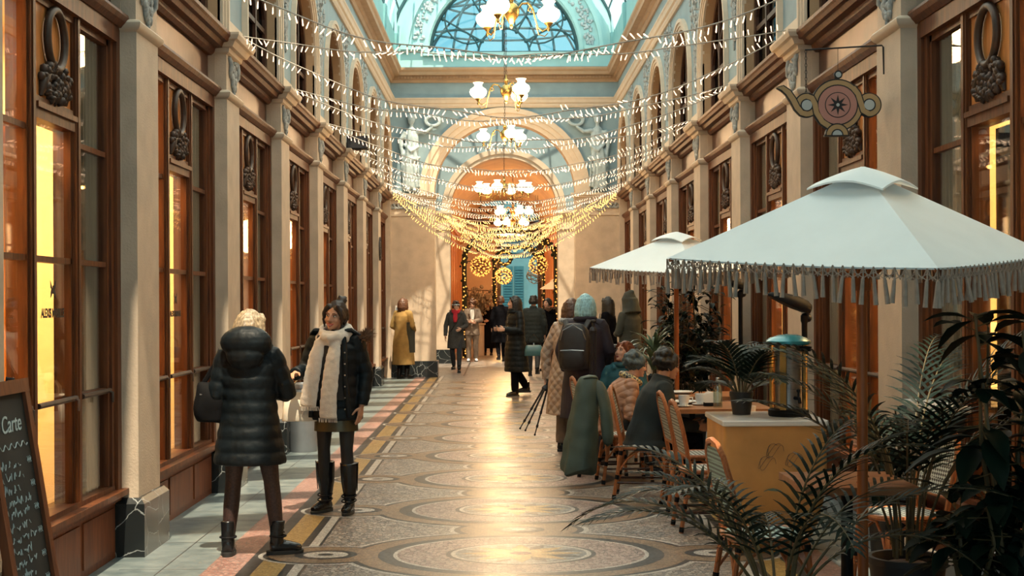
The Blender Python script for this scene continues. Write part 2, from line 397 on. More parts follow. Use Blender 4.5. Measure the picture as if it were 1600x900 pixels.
# ---- floor with the round mosaic pattern laid into it
def disc(cx, cy, rx, ry, z, n=56): return [(cx + rx * cos(2 * PI * i / n), cy + ry * sin(2 * PI * i / n), z) for i in range(n)]
FM = [mat('teal_shaded_slabs', (0.172, 0.203, 0.203), .36, c2=(0.078, 0.105, 0.113), scale=7, bump=.15, bscale=30, detail=9),                      # 0 mottled slabs, teal shade of the side lanes put into the colour
      tess('rose_mosaic', [(0.265, 0.133, 0.109), (0.328, 0.187, 0.156), (0.203, 0.094, 0.078)], .40, 46),                                    # 1
      tess('dark_mosaic', [(0.023, 0.025, 0.027), (0.043, 0.043, 0.045), (0.016, 0.016, 0.019)], .32, 46, (0.039, 0.039, 0.039)),             # 2
      tess('ochre_mosaic', [(0.406, 0.265, 0.086), (0.468, 0.328, 0.133), (0.359, 0.218, 0.078)], .34, 46, (0.195, 0.133, 0.055)),                   # 3
      tess('white_mosaic', [(0.484, 0.468, 0.437), (0.546, 0.530, 0.499), (0.406, 0.390, 0.367)], .32, 46, (0.234, 0.218, 0.203)),                    # 4
      tess('grey_pebble_mosaic', [(0.234, 0.211, 0.195), (0.343, 0.312, 0.289), (0.156, 0.148, 0.148), (0.281, 0.218, 0.187), (0.390, 0.359, 0.328)], .34, 34, (0.070, 0.066, 0.062), .07),   # 5
      tess('tan_mosaic', [(0.234, 0.160, 0.101), (0.281, 0.195, 0.125), (0.195, 0.133, 0.090)], .32, 46, (0.117, 0.078, 0.055)),                     # 6
      tess('rose_pebble_mosaic', [(0.328, 0.234, 0.211), (0.406, 0.312, 0.281), (0.234, 0.156, 0.140), (0.359, 0.281, 0.250)], .34, 34, (0.101, 0.078, 0.070), .06),               # 7
      tess('blue_grey_mosaic', [(0.172, 0.195, 0.218), (0.250, 0.273, 0.289), (0.109, 0.125, 0.140)], .32, 46)]                               # 8
g = G()
Y0, Y1 = -2.0, YEND + .4
def strip(x0, x1, z, mi, y0=Y0, y1=Y1): g.box(x0, x1, y0, y1, z - .0006, z, mi)
g.box(-2.7, 2.7, Y0, 54, -.25, -.0008, 0)
g.box(-3.2, 3.2, YEND + .4, 54, -.01, .0002, 5)
for x in (-1.75, -.9, .9, 1.75): g.box(x - .02, x + .02, YEND + .4, 54, 0, .0006, 2)
for k in range(12): g.box(-1.75, 1.75, YEND + 1 + 1.9 * k, YEND + 1.05 + 1.9 * k, 0, .0006, 2)
for s in (-1, 1):
    for x_ in (2.16,):
        strip(min(s * x_, s * (x_ + .008)), max(s * x_, s * (x_ + .008)), .0004, 2)
    for j_ in range(34):
        g.box(min(s * 1.90, s * 2.42), max(s * 1.90, s * 2.42), Y0 + j_ * .95, Y0 + j_ * .95 + .008, -.0002, .0004, 2)
    def sb(a, b, z, mi): strip(min(s * a, s * b), max(s * a, s * b), z, mi)
    sb(2.42, 1.90, 0, 0); sb(1.90, 1.69, 0, 1); sb(1.69, 1.60, 0, 2); sb(1.60, 1.44, 0, 3); sb(1.44, 1.385, 0, 2); sb(1.385, 1.325, 0, 4); sb(1.325, 1.305, 0, 2)
strip(-1.305, 1.305, 0, 5)
FC, FP, KY = 8.91, 1.90, .785
big = [FC + FP * k for k in range(-5, 12) if FC + FP * k < YEND - .6]
small = [(s * 1.235, y) for y in big for s in (-1, 1)]
mids = [y + FP / 2 for y in big]
def level(z, mi, rb=None, rs=None, rm=None, mib=None, mis=None, mim=None):
    if rb:
        for y in big: g.add(disc(0, y, rb, rb * KY, z), [tuple(range(56))], mi if mib is None else mib)
    if rs:
        for x, y in small: g.add(disc(x, y, rs, rs * KY, z + .0001), [tuple(range(56))], mi if mis is None else mis)
    if rm:
        for y in mids: g.add(disc(0, y, rm, rm * KY, z + .0002), [tuple(range(56))], mi if mim is None else mim)
level(.0006, 4, 1.125, .425, .49); level(.0012, 2, 1.09, .395, .455); level(.0018, 6, 1.05, .36, .41)
level(.0024, 2, .905, .20, .18); level(.0030, 4, .808, .142, .125, mim=8); level(.0036, 7, .782, .05, .05, mis=2, mim=4)
level(.0042, 2, .475); level(.0048, 4, .445); level(.0054, 8, .415)
for y in big:
    st = []
    for i in range(16):
        r = .40 if i % 2 == 0 else .19
        st.append((r * cos(PI * i / 8), y + r * KY * sin(PI * i / 8), .0060))
    g.add(st, [tuple(range(16))], 3)
    for i in range(8):
        a = PI * (i + .5) / 4; c_ = V((cos(a), sin(a) * KY, 0)); t_ = V((-sin(a), cos(a) * KY, 0))
        g.add([V((0, y, .0064)) + c_ * .15, V((0, y, .0064)) + c_ * .28 + t_ * .045, V((0, y, .0064)) + c_ * .40, V((0, y, .0064)) + c_ * .28 - t_ * .045], [(0, 1, 2, 3)], 2)
    g.add(disc(0, y, .07, .07 * KY, .0066, 20), [tuple(range(20))], 1)
tag(g.build('floor', FM), 'polished mosaic floor with interlaced circles and dark and ochre border bands', 'floor', kind='structure')

# ---- pilasters
def make_pilaster():
    r = thing('pilaster', '', 'pilaster', kind='structure')
    G().box(-.14, 0, -.28, .28, .36, 3.34).build('shaft', M['stone'], r)
    g = G(); g.box(-.20, .05, -.335, .335, 0, .335)
    g.loft([[V((x, y, z)) for x, y in ((-.2, -.335 + i), (.05 - i, -.335 + i), (.05 - i, .335 - i), (-.2, .335 - i))] for z, i in ((.335, 0), (.37, .03))])
    g.build('plinth', M['marble'], r)
    g = G()
    def ringz(z, o): return [V((x, y, z)) for x, y in ((-.14, -.28 - o), (o, -.28 - o), (o, .28 + o), (-.14, .28 + o))]
    g.loft([ringz(3.32, 0), ringz(3.335, .018), ringz(3.35, .03), ringz(3.375, .034), ringz(3.39, .022), ringz(3.40, 0)])
    g.build('neck_moulding', M['stone2'], r, smooth=True)
    G().box(-.14, -.005, -.275, .275, 3.395, 3.73).build('capital_block', M['stone'], r)
    g = G(); g.loft([ringz(3.70, 0), ringz(3.715, .02), ringz(3.75, .028), ringz(3.755, .06), ringz(3.80, .085), ringz(3.81, .11), ringz(3.845, .125), ringz(3.865, .125)])
    g.build('abacus', M['stone2'], r)
    g = G(); q = random.Random(3)                                   # hanging cluster of leaves and fruit
    for i in range(46):
        t = q.random(); w = .17 * (1 - t * .75)
        y = q.uniform(-w, w); z = 3.675 - .25 * t
        g.ell((.006, y, z), (.018, q.uniform(.016, .034), q.uniform(.018, .04)), 7)
    for s in (-1, 1):
        g.tube([(.0, s * .19, 3.69), (.015, s * .15, 3.63), (.012, s * .17, 3.56), (.0, s * .14, 3.52)], [.02, .022, .018, .008], 6)
    g.ell((.008, 0, 3.405), (.014, .014, .03), 7)
    g.build('carved_fruit_cluster', M['carve'], r, smooth=True, ang=1.3)
    return r
P0 = make_pilaster()
sidew = {-1: 'left', 1: 'right'}
first = True
for s in (-1, 1):
    for k in range(-1, 7):
        lab = f'cream pilaster on a dark marble plinth, {ORD[k + 1]} along the {sidew[s]} wall from the camera'
        o = P0 if first else copy_tree(P0)
        first = False
        o.location = (s * HW, pil_y(k), 0); o.rotation_euler = (0, 0, 0 if s < 0 else PI); o['label'] = lab; o['group'] = 'pilasters along the arcade'

# ---- shop fronts between the pilasters (local: +x into the corridor, y along it)
HB = (PITCH - PW) / 2
def make_front():
    r = thing('window_1', '', 'shop front', kind='structure')
    g = G()
    for s in (-1, 1):
        def b(y0, y1, z0, z1, x0, x1): g.box(x0, x1, min(s * y0, s * y1), max(s * y0, s * y1), z0, z1)
        b(1.12, HB, .37, 3.36, -.26, -.105); b(1.06, 1.12, .42, 3.26, -.26, -.125); b(1.02, 1.06, .44, 3.24, -.25, -.14)
        b(.345, .435, .42, 3.24, -.26, -.128); b(.33, .345, .44, 3.24, -.25, -.143); b(.435, .455, .44, 3.24, -.25, -.143)
        b(.37, .41, .44, 3.24, -.2, -.120)
        for z in (1.06, 1.84, 2.52): b(.45, 1.03, z - .016, z + .016, -.22, -.150)
        b(.31, .34, .44, 2.60, -.25, -.150)
    g.box(-.26, -.10, -1.13, 1.13, 3.24, 3.37); g.box(-.24, -.14, -1.06, 1.06, 3.20, 3.26)
    g.loft([[V((x, y, z)) for x, z in ((-.26, 3.34), (-.09, 3.34), (-.06, 3.37), (-.045, 3.40), (-.05, 3.42), (-.10, 3.44), (-.26, 3.44))] for y in (-HB, HB)])
    g.box(-.28, -.10, -HB, HB, .36, .40); g.box(-.28, -.06, -HB, HB, .395, .43); g.box(-.28, -.12, -1.1, 1.1, .43, .46)
    g.box(-.25, -.130, -.34, .34, 2.58, 2.635); g.box(-.25, -.115, -.345, .345, 2.635, 2.665); g.box(-.25, -.138, -.33, .33, 2.665, 2.70)
    for z in (1.84,): g.box(-.22, -.150, -.33, .33, z - .016, z + .016)
    g.build('wooden_frame', M['wood'], r)
    g = G(); g.box(-.30, -.135, -HB, HB, 0, .37)
    for y0, y1 in ((-1.1, -.45), (-.38, .38), (.45, 1.1)): g.box(-.2, -.125, y0, y1, .05, .32)
    g.build('base_panel', M['woodlit2'], r)
    g = G(); g.box(-.24, -.155, -.33, .33, 2.69, 3.22)
    g.build('upper_panel', M['woodlit'], r)
    g = G(); c = V((-.130, 0, 3.045))
    g.tube([c + V((0, .150 * cos(a), .160 * sin(a))) for a in [2 * PI * i / 32 for i in range(32)]], .023, 8, closed=True)
    q = random.Random(11)
    for i in range(130):
        t = q.random(); w = .10 + .13 * sin(PI * min(1, t * 1.1)) ** .7
        y = q.uniform(-w, w); g.ell((-.150 + q.uniform(0, .025), y, 2.89 - .19 * t - .05 * abs(y) * (1 if t > .5 else -1)), (.026, q.uniform(.010, .024), q.uniform(.012, .034)), 6)
    for s in (-1, 1):
        g.tube([(-.15, s * .05, 2.87), (-.14, s * .15, 2.83), (-.14, s * .20, 2.78), (-.15, s * .21, 2.71)], [.02, .03, .03, .015], 7)
    g.build('bronze_wreath', M['bronze'], r, smooth=True, ang=1.3)
    for y0, y1, z0, z1 in ((-1.03, -.45, .45, 3.22), (.45, 1.03, .45, 3.22), (-.34, .34, .45, 2.60)):
        G().box(-.172, -.164, y0, y1, z0, z1).build('glass_pane', M['glass'], r)
    for y in (0, .74, -.74):
        w = .33 if y == 0 else .29
        g = G(); g.tube([(-.13, y - w, 1.06), (-.13, y + w, 1.06)], .016, 8)
        for e in (-1, 1): g.tube([(-.13, y + e * (w - .03), 1.06), (-.2, y + e * (w - .03), 1.06)], .012, 6)
        g.tube([(-.13, y + w - .05, 1.06), (-.10, y + w - .05, 1.05), (-.10, y + w - .05, .99)], .01, 6)
        g.build('push_bar', M['bronze'], r, smooth=True)
    G().box(-.24, -.16, -HB, HB, 3.43, 3.72).build('frieze_panel', M['copper'], r)
    g = G(); g.loft([[V((x, y, z)) for x, z in ((-.26, 3.69), (-.13, 3.69), (-.10, 3.715), (-.09, 3.745), (-.03, 3.75), (-.01, 3.785), (.025, 3.79), (.04, 3.815), (.055, 3.83), (.055, 3.86), (-.26, 3.86))] for y in (-HB, HB)])
    g.build('cornice', M['wood'], r)
    return r
M['woodlit2'] = wood('lower_panel_wood', (.20, .062, .022), (.11, .033, .014), .45)
B0 = make_front()
n = 0; fronts = {}
for s in (-1, 1):
    for k in range(-1, 7):
        n += 1
        o = B0 if n == 1 else copy_tree(B0)
        o.name = f'window_{n}'; o.location = (s * HW, bay_y(k), 0); o.rotation_euler = (0, 0, 0 if s < 0 else PI)
        o['label'] = f'brown wood shop front with wreath panel, {ORD[k + 1]} along the {sidew[s]} wall from the camera'; o['group'] = 'wooden shop fronts'
        fronts[(s, k)] = o
# logo and shop name on the first two panes of the left wall
def pane_mark(o, z, y, sc):
    for k_, (body, size, zz, sx) in enumerate((('ALEXIS MABILLE', .075 * sc, z, .62),)):
        Mx = Matrix(((0, 0, 1, -.162), (sx * 1.3, 0, 0, y), (0, 1, 0, zz), (0, 0, 0, 1)))
        text_mesh(body, size, M['ink'], o, 'shop_name', Mx, .001, bold=.002)
    fn = lambda u, v, w: V((-.162 + w, y + u * sc, z + .17 * sc + v * sc))
    g = G()
    for s in (-1, 1):
        g.prism([(0, -.012), (s * .045, .045), (s * .05, .05), (s * .045, .005), (s * .03, -.0), (s * .042, -.02), (s * .045, -.055), (s * .015, -.03), (0, -.005)], fn, 0, .002)
    g.prism([(-.005, -.03), (.005, -.03), (.005, .02), (-.005, .02)], fn, 0, .0025)
    g.build('butterfly_logo', M['ink'], o)
pane_mark(fronts[(-1, -1)], 1.525, 0.02, .92); pane_mark(fronts[(-1, 0)], 1.50, -.02, .8)

# ---- main side walls (behind pilasters) and upper arcade
ARX, ARZ, ASP = .92, .80, 4.55
for s in (-1, 1):
    fn = SIDE(s); g = G()
    for k in range(-1, 7):
        u = pil_y(k); p0, p1 = fn(u - .285, 0, -.30), fn(u + .285, 3.86, -.10)
        g.box(min(p0.x, p1.x), max(p0.x, p1.x), p0.y, p1.y, 0, 3.86, 2)
    a = fn(0, 0, -.30).x; b = fn(0, 0, 0).x
    g.box(min(a, b), max(a, b), -2, pil_y(-1) - .28, 0, 6.0, 2)
    g.box(min(a, b), max(a, b), bay_y(6) + HB, YEND + .5, 0, 3.86, 2)
    for k in range(-1, 7):
        uc = bay_y(k)
        arch_panel(g, fn, uc - PITCH / 2, uc + PITCH / 2, 3.86, 5.75, uc, ARX, ARZ, ASP, 0, -.26, 0, 1)
    g.box(min(fn(0, 0, 0).x, fn(0, 0, -.26).x), max(fn(0, 0, 0).x, fn(0, 0, -.26).x), pil_y(-1) - .28, YEND + .4, 5.75, 6.55, 0)
    g.build(f'wall_{sidew[s]}', [M['blue'], M['jamb'], M['stone']])
    w = bpy.data.objects[f'wall_{sidew[s]}']; tag(w, f'{sidew[s]} arcade wall with blue painted upper storey', 'wall', kind='structure')
    g = G()
    for k in range(-1, 7):
        archivolt(g, fn, bay_y(k), ARX, ARZ, ASP, 3.86, ((0, .05, .025), (.05, .10, .04), (.10, .15, .055)))
    g.build('archivolts', M['stone2'], w)
    # small stucco pier faces above each capital
    g = G()
    for k in range(0, 7):
        u = pil_y(k)
        for dz in (3.86, ): g.prism([(u - .30, 3.86), (u + .30, 3.86), (u + .30, 3.98), (u - .30, 3.98)], fn, -.02, .03)
    g.build('pier_bases', M['stone2'], w)
    orn = None
    for k in range(-1, 7):
        if orn is None:
            g = G(); q = random.Random(5)
            for i in range(170):
                t = q.random() ** .8; wd = .62 * (1 - t) ** 1.35 + .05
                u = q.uniform(-wd, wd); v = 5.70 - 1.30 * t
                if abs(u) > .33 and v < ASP + ARZ * math.sqrt(max(0, 1 - min(1, ((1.485 - abs(u)) / (ARX + .17)) ** 2))) + .17: continue
                g.ell((.008, u, v), (.018, q.uniform(.012, .03), q.uniform(.015, .045)), 6)
            for i in range(7):
                t = i / 7; g.tube([(.01, .0, 5.66 - t * 1.2), (.02, .10 * (1 - t), 5.60 - t * 1.2), (.01, .05 * (1 - t), 5.52 - t * 1.2)], .014, 5)
                g.tube([(.01, .0, 5.66 - t * 1.2), (.02, -.10 * (1 - t), 5.60 - t * 1.2), (.01, -.05 * (1 - t), 5.52 - t * 1.2)], .014, 5)
            g.ell((.01, 0, 4.34), (.016, .02, .06), 6)
            me_ = g.build('spandrel_carving', M['carve2'] if 'carve2' in M else M['carve'], w, smooth=True); orn = me_
            o = orn
        else:
            o = orn.copy(); col.objects.link(o); o.parent = w
        o.location = (s * HW, pil_y(k), 0); o.rotation_euler = (0, 0, 0 if s < 0 else PI)
    g = G()                                                         # mouldings, frieze and main cornice
    moulding(g, fn, pil_y(-1) - .28, YEND + .05, [(5.72, -.02), (5.72, .03), (5.76, .05), (5.80, .05), (5.82, .075), (5.88, .085), (5.91, .10), (5.93, .10), (5.94, -.02)])
    g.build('string_moulding', M['stone2'], w)
    g = G()
    moulding(g, fn, pil_y(-1) - .28, YEND + .05, [(6.26, -.02), (6.26, .03), (6.30, .05), (6.33, .05), (6.345, .09), (6.39, .10), (6.40, .20), (6.46, .21), (6.50, .24), (6.53, .245), (6.55, .245), (6.55, -.02)])
    g.build('main_cornice', M['cornice'], w)
    # lantern wall above the cornice
    a, b = s * (HW - .10), s * (HW + .2)
    g = G(); g.box(min(a, b), max(a, b), pil_y(-1), YEND + .3, 6.55, 7.30)
    for k in range(0, 8):
        y = pil_y(k); a, b = s * (HW - .16), s * (HW + .1)
        g.box(min(a, b), max(a, b), y - .14, y + .14, 6.55, 7.30)
    tag(g.build(f'wall_{sidew[s]}_lantern', M['teal']), f'turquoise lantern wall above the {sidew[s]} cornice', 'wall', kind='structure')

# ---- arched windows of the upper storey
def make_upper():
    r = thing('window_20', '', 'arched window', kind='structure')
    fn = lambda u, v, w: V((w, u, v)); g = G()
    archivolt(g, fn, 0, ARX - .09, ARZ - .09, ASP, 3.87, ((0, .10, .03),), n=20)
    g.box(-.02, .03, -ARX + .05, ARX - .05, 3.87, 3.96)
    for y in (-.30, .30): g.box(-.02, .025, y - .03, y + .03, 3.9, ASP + ARZ * .86)
    for y in (-.6, 0, .6):
        rx = .28 if y == 0 else .25
        archivolt(g, fn, y, rx, .42 if y == 0 else .3, 4.40, 4.40, ((0, .035, .02),), n=10)
    g.box(-.02, .02, -ARX + .05, ARX - .05, 4.36, 4.41)
    g.build('window_frame', M['wooddark'], r)
    g = G(); pts = [(ARX - .05, 3.9)] + arch_pts(0, ARX - .05, ARZ - .05, ASP, 20) + [(-ARX + .05, 3.9)]
    g.prism(pts, fn, -.012, -.006); g.build('glass_pane', M['glassdark'], r)
    return r
U0 = make_upper(); n = 19
for s in (-1, 1):
    for k in range(-1, 7):
        n += 1
        o = U0 if n == 20 else copy_tree(U0)
        o.name = f'window_{n}'; o.location = (s * (HW + .13), bay_y(k), 0); o.rotation_euler = (0, 0, 0 if s < 0 else PI)
        o['label'] = f'dark arched upper window, {ORD[k + 1]} along the {sidew[s]} wall from the camera'; o['group'] = 'arched windows of the upper storey'

# ---- rooms behind the shop fronts
for s in (-1, 1):
    g = G()
    def bx(x0, x1, y0, y1, z0, z1, mi): g.box(min(s * x0, s * x1), max(s * x0, s * x1), y0, y1, z0, z1, mi)
    bx(2.70, 4.7, 5, YEND + .5, -.02, .10, 1); bx(4.7, 4.8, 5, YEND + .5, 0, 3.45, 0); bx(2.70, 4.8, 5, YEND + .5, 3.40, 3.5, 0)
    for k in range(-1, 8): bx(2.74, 4.75, pil_y(k) - .06, pil_y(k) + .06, .1, 3.42, 0)
    g.build(f'wall_{sidew[s]}_shops', [M['room'], M['roomfloor']])
    tag(bpy.data.objects[f'wall_{sidew[s]}_shops'], f'warm lit shop rooms behind the {sidew[s]} shop fronts', 'room', kind='structure')
    g = G()
    bx(3.6, 3.7, 5, YEND + .5, 3.5, 6.2, 0); bx(2.68, 3.7, 5, YEND + .5, 3.6, 3.7, 0); bx(2.66, 3.7, 5, YEND + .5, 6.0, 6.6, 0)
    g.build(f'wall_{sidew[s]}_attic', M['darkroom']); tag(bpy.data.objects[f'wall_{sidew[s]}_attic'], f'dim rooms behind the {sidew[s]} upper windows', 'room', kind='structure')

# ---- end wall with the great arch
fn = END(YEND)
g = G()
arch_panel(g, END(YEND + .12), -2.42, 2.42, 0, 6.6, 0, 1.5, 1.5, 3.9, 0, -.42, 0, 1, 32)
for s in (-1, 1):
    def bx(x0, x1, w0, w1, z0, z1, mi):
        g.box(min(s * x0, s * x1), max(s * x0, s * x1), YEND - w1, YEND - w0, z0, z1, mi)
    bx(1.49, 2.52, -.5, 0, .3, 3.88, 2)
    bx(1.47, 2.54, -.1, .02, 3.42, 3.47, 3); bx(1.46, 2.55, -.1, .045, 3.76, 3.80, 3); bx(1.43, 2.55, -.1, .09, 3.80, 3.84, 3); bx(1.40, 2.55, -.1, .12, 3.84, 3.89, 3)
    bx(1.44, 2.56, -.5, .05, 0, .345, 4)
e = g.build('wall_end', [M['blue'], M['jamb'], M['stone'], M['stone2'], M['marble']])
tag(e, 'end wall with a great round arch between cream blocks', 'wall', kind='structure')
g = G(); archivolt(g, END(YEND + .12), 0, 1.5, 1.5, 3.9, 3.9, ((0, .10, .02), (.10, .21, .05), (.21, .32, .08)), n=40)
g.build('archivolt', M['stone2'], e)
g = G()
fe = END(YEND + .12)
moulding(g, fe, -2.45, 2.45, [(5.72, -.02), (5.72, .03), (5.76, .05), (5.80, .05), (5.82, .075), (5.88, .085), (5.91, .10), (5.93, .10), (5.94, -.02)])
g.build('string_moulding', M['stone2'], e)
g = G()
moulding(g, fe, -2.45, 2.45, [(6.26, -.02), (6.26, .03), (6.30, .05), (6.33, .05), (6.345, .09), (6.39, .10), (6.40, .20), (6.46, .21), (6.50, .24), (6.53, .245), (6.55, .245), (6.55, -.02)])
for i in range(70): g.prism([(-2.4 + i * .069, 6.335), (-2.365 + i * .069, 6.335), (-2.365 + i * .069, 6.385), (-2.4 + i * .069, 6.385)], fe, .08, .12)
g.build('main_cornice', M['cornice'], e)
def cartouche(sx):
    g = G(); f2 = END(YEND)
    c = V((sx * 2.02, YEND - .015, 3.62))
    for r_ in (.11, .06): g.tube([c + V((r_ * cos(a), 0, r_ * .9 * sin(a))) for a in [2 * PI * i / 20 for i in range(20)]], .018, 6, closed=True)
    g.ell(c, (.03, .02, .03), 8)
    for s in (-1, 1):
        for t in range(3):
            x = .17 + .085 * t
            g.tube([c + V((s * (x - .04), 0, -.05)), c + V((s * x, -.01, .06)), c + V((s * (x + .05), 0, .02)), c + V((s * (x + .02), 0, -.04))], [.014, .022, .016, .01], 6)
            g.ell(c + V((s * x, 0, -.03)), (.03, .018, .028), 7)
        g.tube([c + V((s * .36, 0, .05)), c + V((s * .40, 0, -.03)), c + V((s * .35, 0, -.06))], .012, 6)
    return g.build('carved_cartouche', M['carve'], e, smooth=True)
cartouche(-1); cartouche(1)
# carved figures beside the great arch, half sunk in the wall
def relief(s):
    r = thing('relief_figure', f'pale carved relief of a robed figure holding a wreath, {"left" if s < 0 else "right"} of the great arch', 'relief', (s * 1.98, YEND + .10, 0), kind=None, group='carved figures of the end wall')
    g = G(); q = random.Random(4)
    def t(p, r_): g.tube([(s * -x, y, z) for x, y, z in p], r_, 9)
    t([(0, -.02, 5.28), (.0, -.03, 5.10), (.02, -.03, 4.9), (-.02, -.03, 4.72)], [(.10, .06), (.16, .08), (.14, .08), (.17, .09)])
    t([(-.02, -.03, 4.80), (-.05, -.05, 4.45), (-.02, -.05, 4.15), (.0, -.04, 4.0)], [(.17, .09), (.19, .10), (.18, .09), (.22, .08)])
    g.ell((s * 0, -.05, 5.47), (.085, .07, .11), 12); g.ell((0, -.02, 5.53), (.12, .07, .07), 10)
    t([(.0, -.02, 5.28), (0, -.04, 5.42)], [.05, .045])
    t([(.12, -.03, 5.22), (.30, -.05, 5.20), (.46, -.05, 5.32)], [.055, .045, .03])
    t([(-.14, -.03, 5.22), (-.24, -.06, 5.0), (-.20, -.07, 4.80), (-.17, -.06, 4.62)], [.06, .05, .04, .05])
    g.ell((-.0, -.05, 4.05), (.1, .05, .04))
    for i in range(8):
        x = q.uniform(-.16, .16); t([(x * .7, -.12, 4.85), (x + q.uniform(-.03, .03), -.14, 4.5), (x * 1.3, -.12, 4.02)], [.012, .022, .018])
    t([(-.16, -.08, 4.95), (0, -.13, 4.78), (.18, -.10, 4.90)], [.03, .045, .03]); t([(-.17, -.08, 4.75), (0, -.14, 4.60), (.20, -.10, 4.66)], [.025, .04, .03])
    for a, b in ((-.08, 3.97), (.07, 3.96)): g.ell((s * -a, -.09, b), (.05, .08, .035), 8)
    g.build('carved_body', M['bluecarve'], r, smooth=True, vox=.018, sm=2)
    g = G(); c = V((s * -.46, -.05, 5.44))
    for i in range(26):
        a = 2 * PI * i / 26; g.ell(c + V((.15 * cos(a), 0, .10 * sin(a))), (.045, .035, .035), 6)
    g.build('carved_wreath', M['bluecarve'], r, smooth=True)
relief(-1); relief(1)
# lunette above the cornice, with its fan window
fl = END(YEND + .14)
g = G(); arch_panel(g, fl, -2.6, 2.6, 6.88, 9.6, 0, 1.60, 1.60, 6.88, 0, -.35, 0, 0, 40)
g.box(-2.6, 2.6, YEND + .14, YEND + .49, 6.5, 6.88)
g.box(-1.72, 1.72, YEND + .06, YEND + .2, 6.83, 6.9)
lu = g.build('wall_end_lunette', M['tealpale']); tag(lu, 'turquoise end wall of the lantern around the half round window', 'wall', kind='structure')
g = G(); archivolt(g, fl, 0, 1.62, 1.62, 6.9, 6.9, ((0, .07, .03), (.42, .50, .06), (.50, .56, .03)), n=40)
for s in (-1, 1): g.box(min(s * 1.7, s * 2.2), max(s * 1.7, s * 2.2), YEND + .05, YEND + .2, 6.96, 7.03)
g.build('arch_bands', M['tealpale'], lu)
g = G(); q = random.Random(8)
for i in range(260):
    a = q.uniform(.06, PI - .06); r_ = 1.62 + q.uniform(.13, .37)
    g.ell((r_ * cos(a), YEND + .13, 6.9 + r_ * sin(a)), (q.uniform(.02, .05), .03, q.uniform(.02, .05)), 6)
g.build('carved_garland', M['bluecarve'], lu, smooth=True)
g = G()
for s in (-1, 1):                                                   # blind arches and strips at the lantern corners
    for x, w_ in ((2.28, .05), (2.42, .04)): g.box(min(s * x, s * (x + w_)), max(s * x, s * (x + w_)), YEND + .06, YEND + .2, 6.56, 9.4)
g.build('corner_strips', M['tealpale'], lu)
wn = thing('window_40', 'half round fan window with dark scrolled iron bars above the end cornice', 'fan window', (0, YEND + .30, 6.9), kind='structure')
g = G(); dk = mat('dark_teal_window_bar', (.03, .10, .12), .5)
pts = lambda r_, n_=36: [(r_ * cos(PI * i / n_), 0, r_ * sin(PI * i / n_)) for i in range(n_ + 1)]
g.tube(pts(1.58), .05, 6); g.tube([(-1.6, 0, .02), (1.6, 0, .02)], .045, 6); g.tube(pts(.55), .022, 6)
for i in range(5):
    a = PI * i / 4
    c = V((1.05 * cos(a), 0, 1.05 * sin(a)))
    ring = [c + V((.52 * cos(b), 0, .52 * sin(b))) for b in [2 * PI * j / 24 for j in range(25)]]
    seg = [p for p in ring if p.z > 0.01 and V((p.x, 0, p.z)).length < 1.57]
    run = []
    for p in ring + ring[1:3]:
        if p.z > 0.01 and p.length < 1.58: run.append(p)
        else:
            if len(run) > 1: g.tube(run, .019, 5)
            run = []
    if len(run) > 1: g.tube(run, .019, 5)
for i in range(1, 6):
    a = PI * i / 6; g.tube([(.5 * cos(a), 0, .5 * sin(a)), (1.57 * cos(a), 0, 1.57 * sin(a))], .019, 5)
    for t in (.55, 1.5): g.ell((t * cos(a), -.01, t * sin(a)), (.05, .03, .05), 8)
g.build('fan_bars', dk, wn, smooth=True)
g = G(); g.prism([(1.58 * cos(PI * i / 36), 1.58 * sin(PI * i / 36)) for i in range(37)], lambda u, v, w: V((u, w, v)), .02, .026)
g.build('glass_pane', glassmat('sky_pane_glass', (.50, .74, .80), .1), wn)
# glazing ribs of the vault seen over the lunette and the far dome behind the fan window
g = G()
for k in range(0, 8):
    y = pil_y(k); g.tube([(2.34 * cos(PI * i / 20), y, 7.28 + 1.7 * sin(PI * i / 20)) for i in range(21)], .035, 6)
for i in range(1, 10):
    a = PI * i / 10; g.tube([(2.34 * cos(a), pil_y(0), 7.28 + 1.7 * sin(a)), (2.34 * cos(a), YEND, 7.28 + 1.7 * sin(a))], .02, 5)
fro, nt_, b_ = nodes('sun_diffusing_glass')
tl = nt_.nodes.new('ShaderNodeBsdfTranslucent'); tl.inputs['Color'].default_value = (.86, .92, .94, 1)
nt_.nodes.remove(b_); nt_.links.new(tl.outputs['BSDF'], nt_.nodes['Material Output'].inputs['Surface'])
M['frost'] = fro
fg = G()  # frosted panes added to diffuse the sun; gaps leave patches on the left
def pane_(a0, a1, y0, y1):
    n_ = max(2, int(abs(a1 - a0) * 8)); rr = 1.7
    fg.loft([[V((2.34 * cos(a), y, 7.28 + rr * sin(a))) for a in [a0 + (a1 - a0) * i / n_ for i in range(n_ + 1)]] for y in (y0, y1)], closed=False, cap=False)
pane_(0.02, 2.10, 4.4, YEND)
for k in range(-1, 7):
    y = bay_y(k); pane_(2.10, PI - .02, y - PITCH / 2, y - .62); pane_(2.10, PI - .02, y + .1, y + .55)
tag(G().box(-2.7, 2.7, -2, 4.4, 6.6, 6.75).build('ceiling_sky_blocker', M['teal']), 'unseen opaque ceiling added over the near end to darken the foreground', 'ceiling', kind='structure')  # out of view, added to block sky light over the foreground
rg = fg.build('sun_mask_glazing', M['frost'], smooth=True)
ceil_ = tag(g.build('ceiling', dk), 'iron ribs of the glazed vault, with frosted panes added to shape the sun', 'ceiling', kind='structure'); rg.parent = ceil_
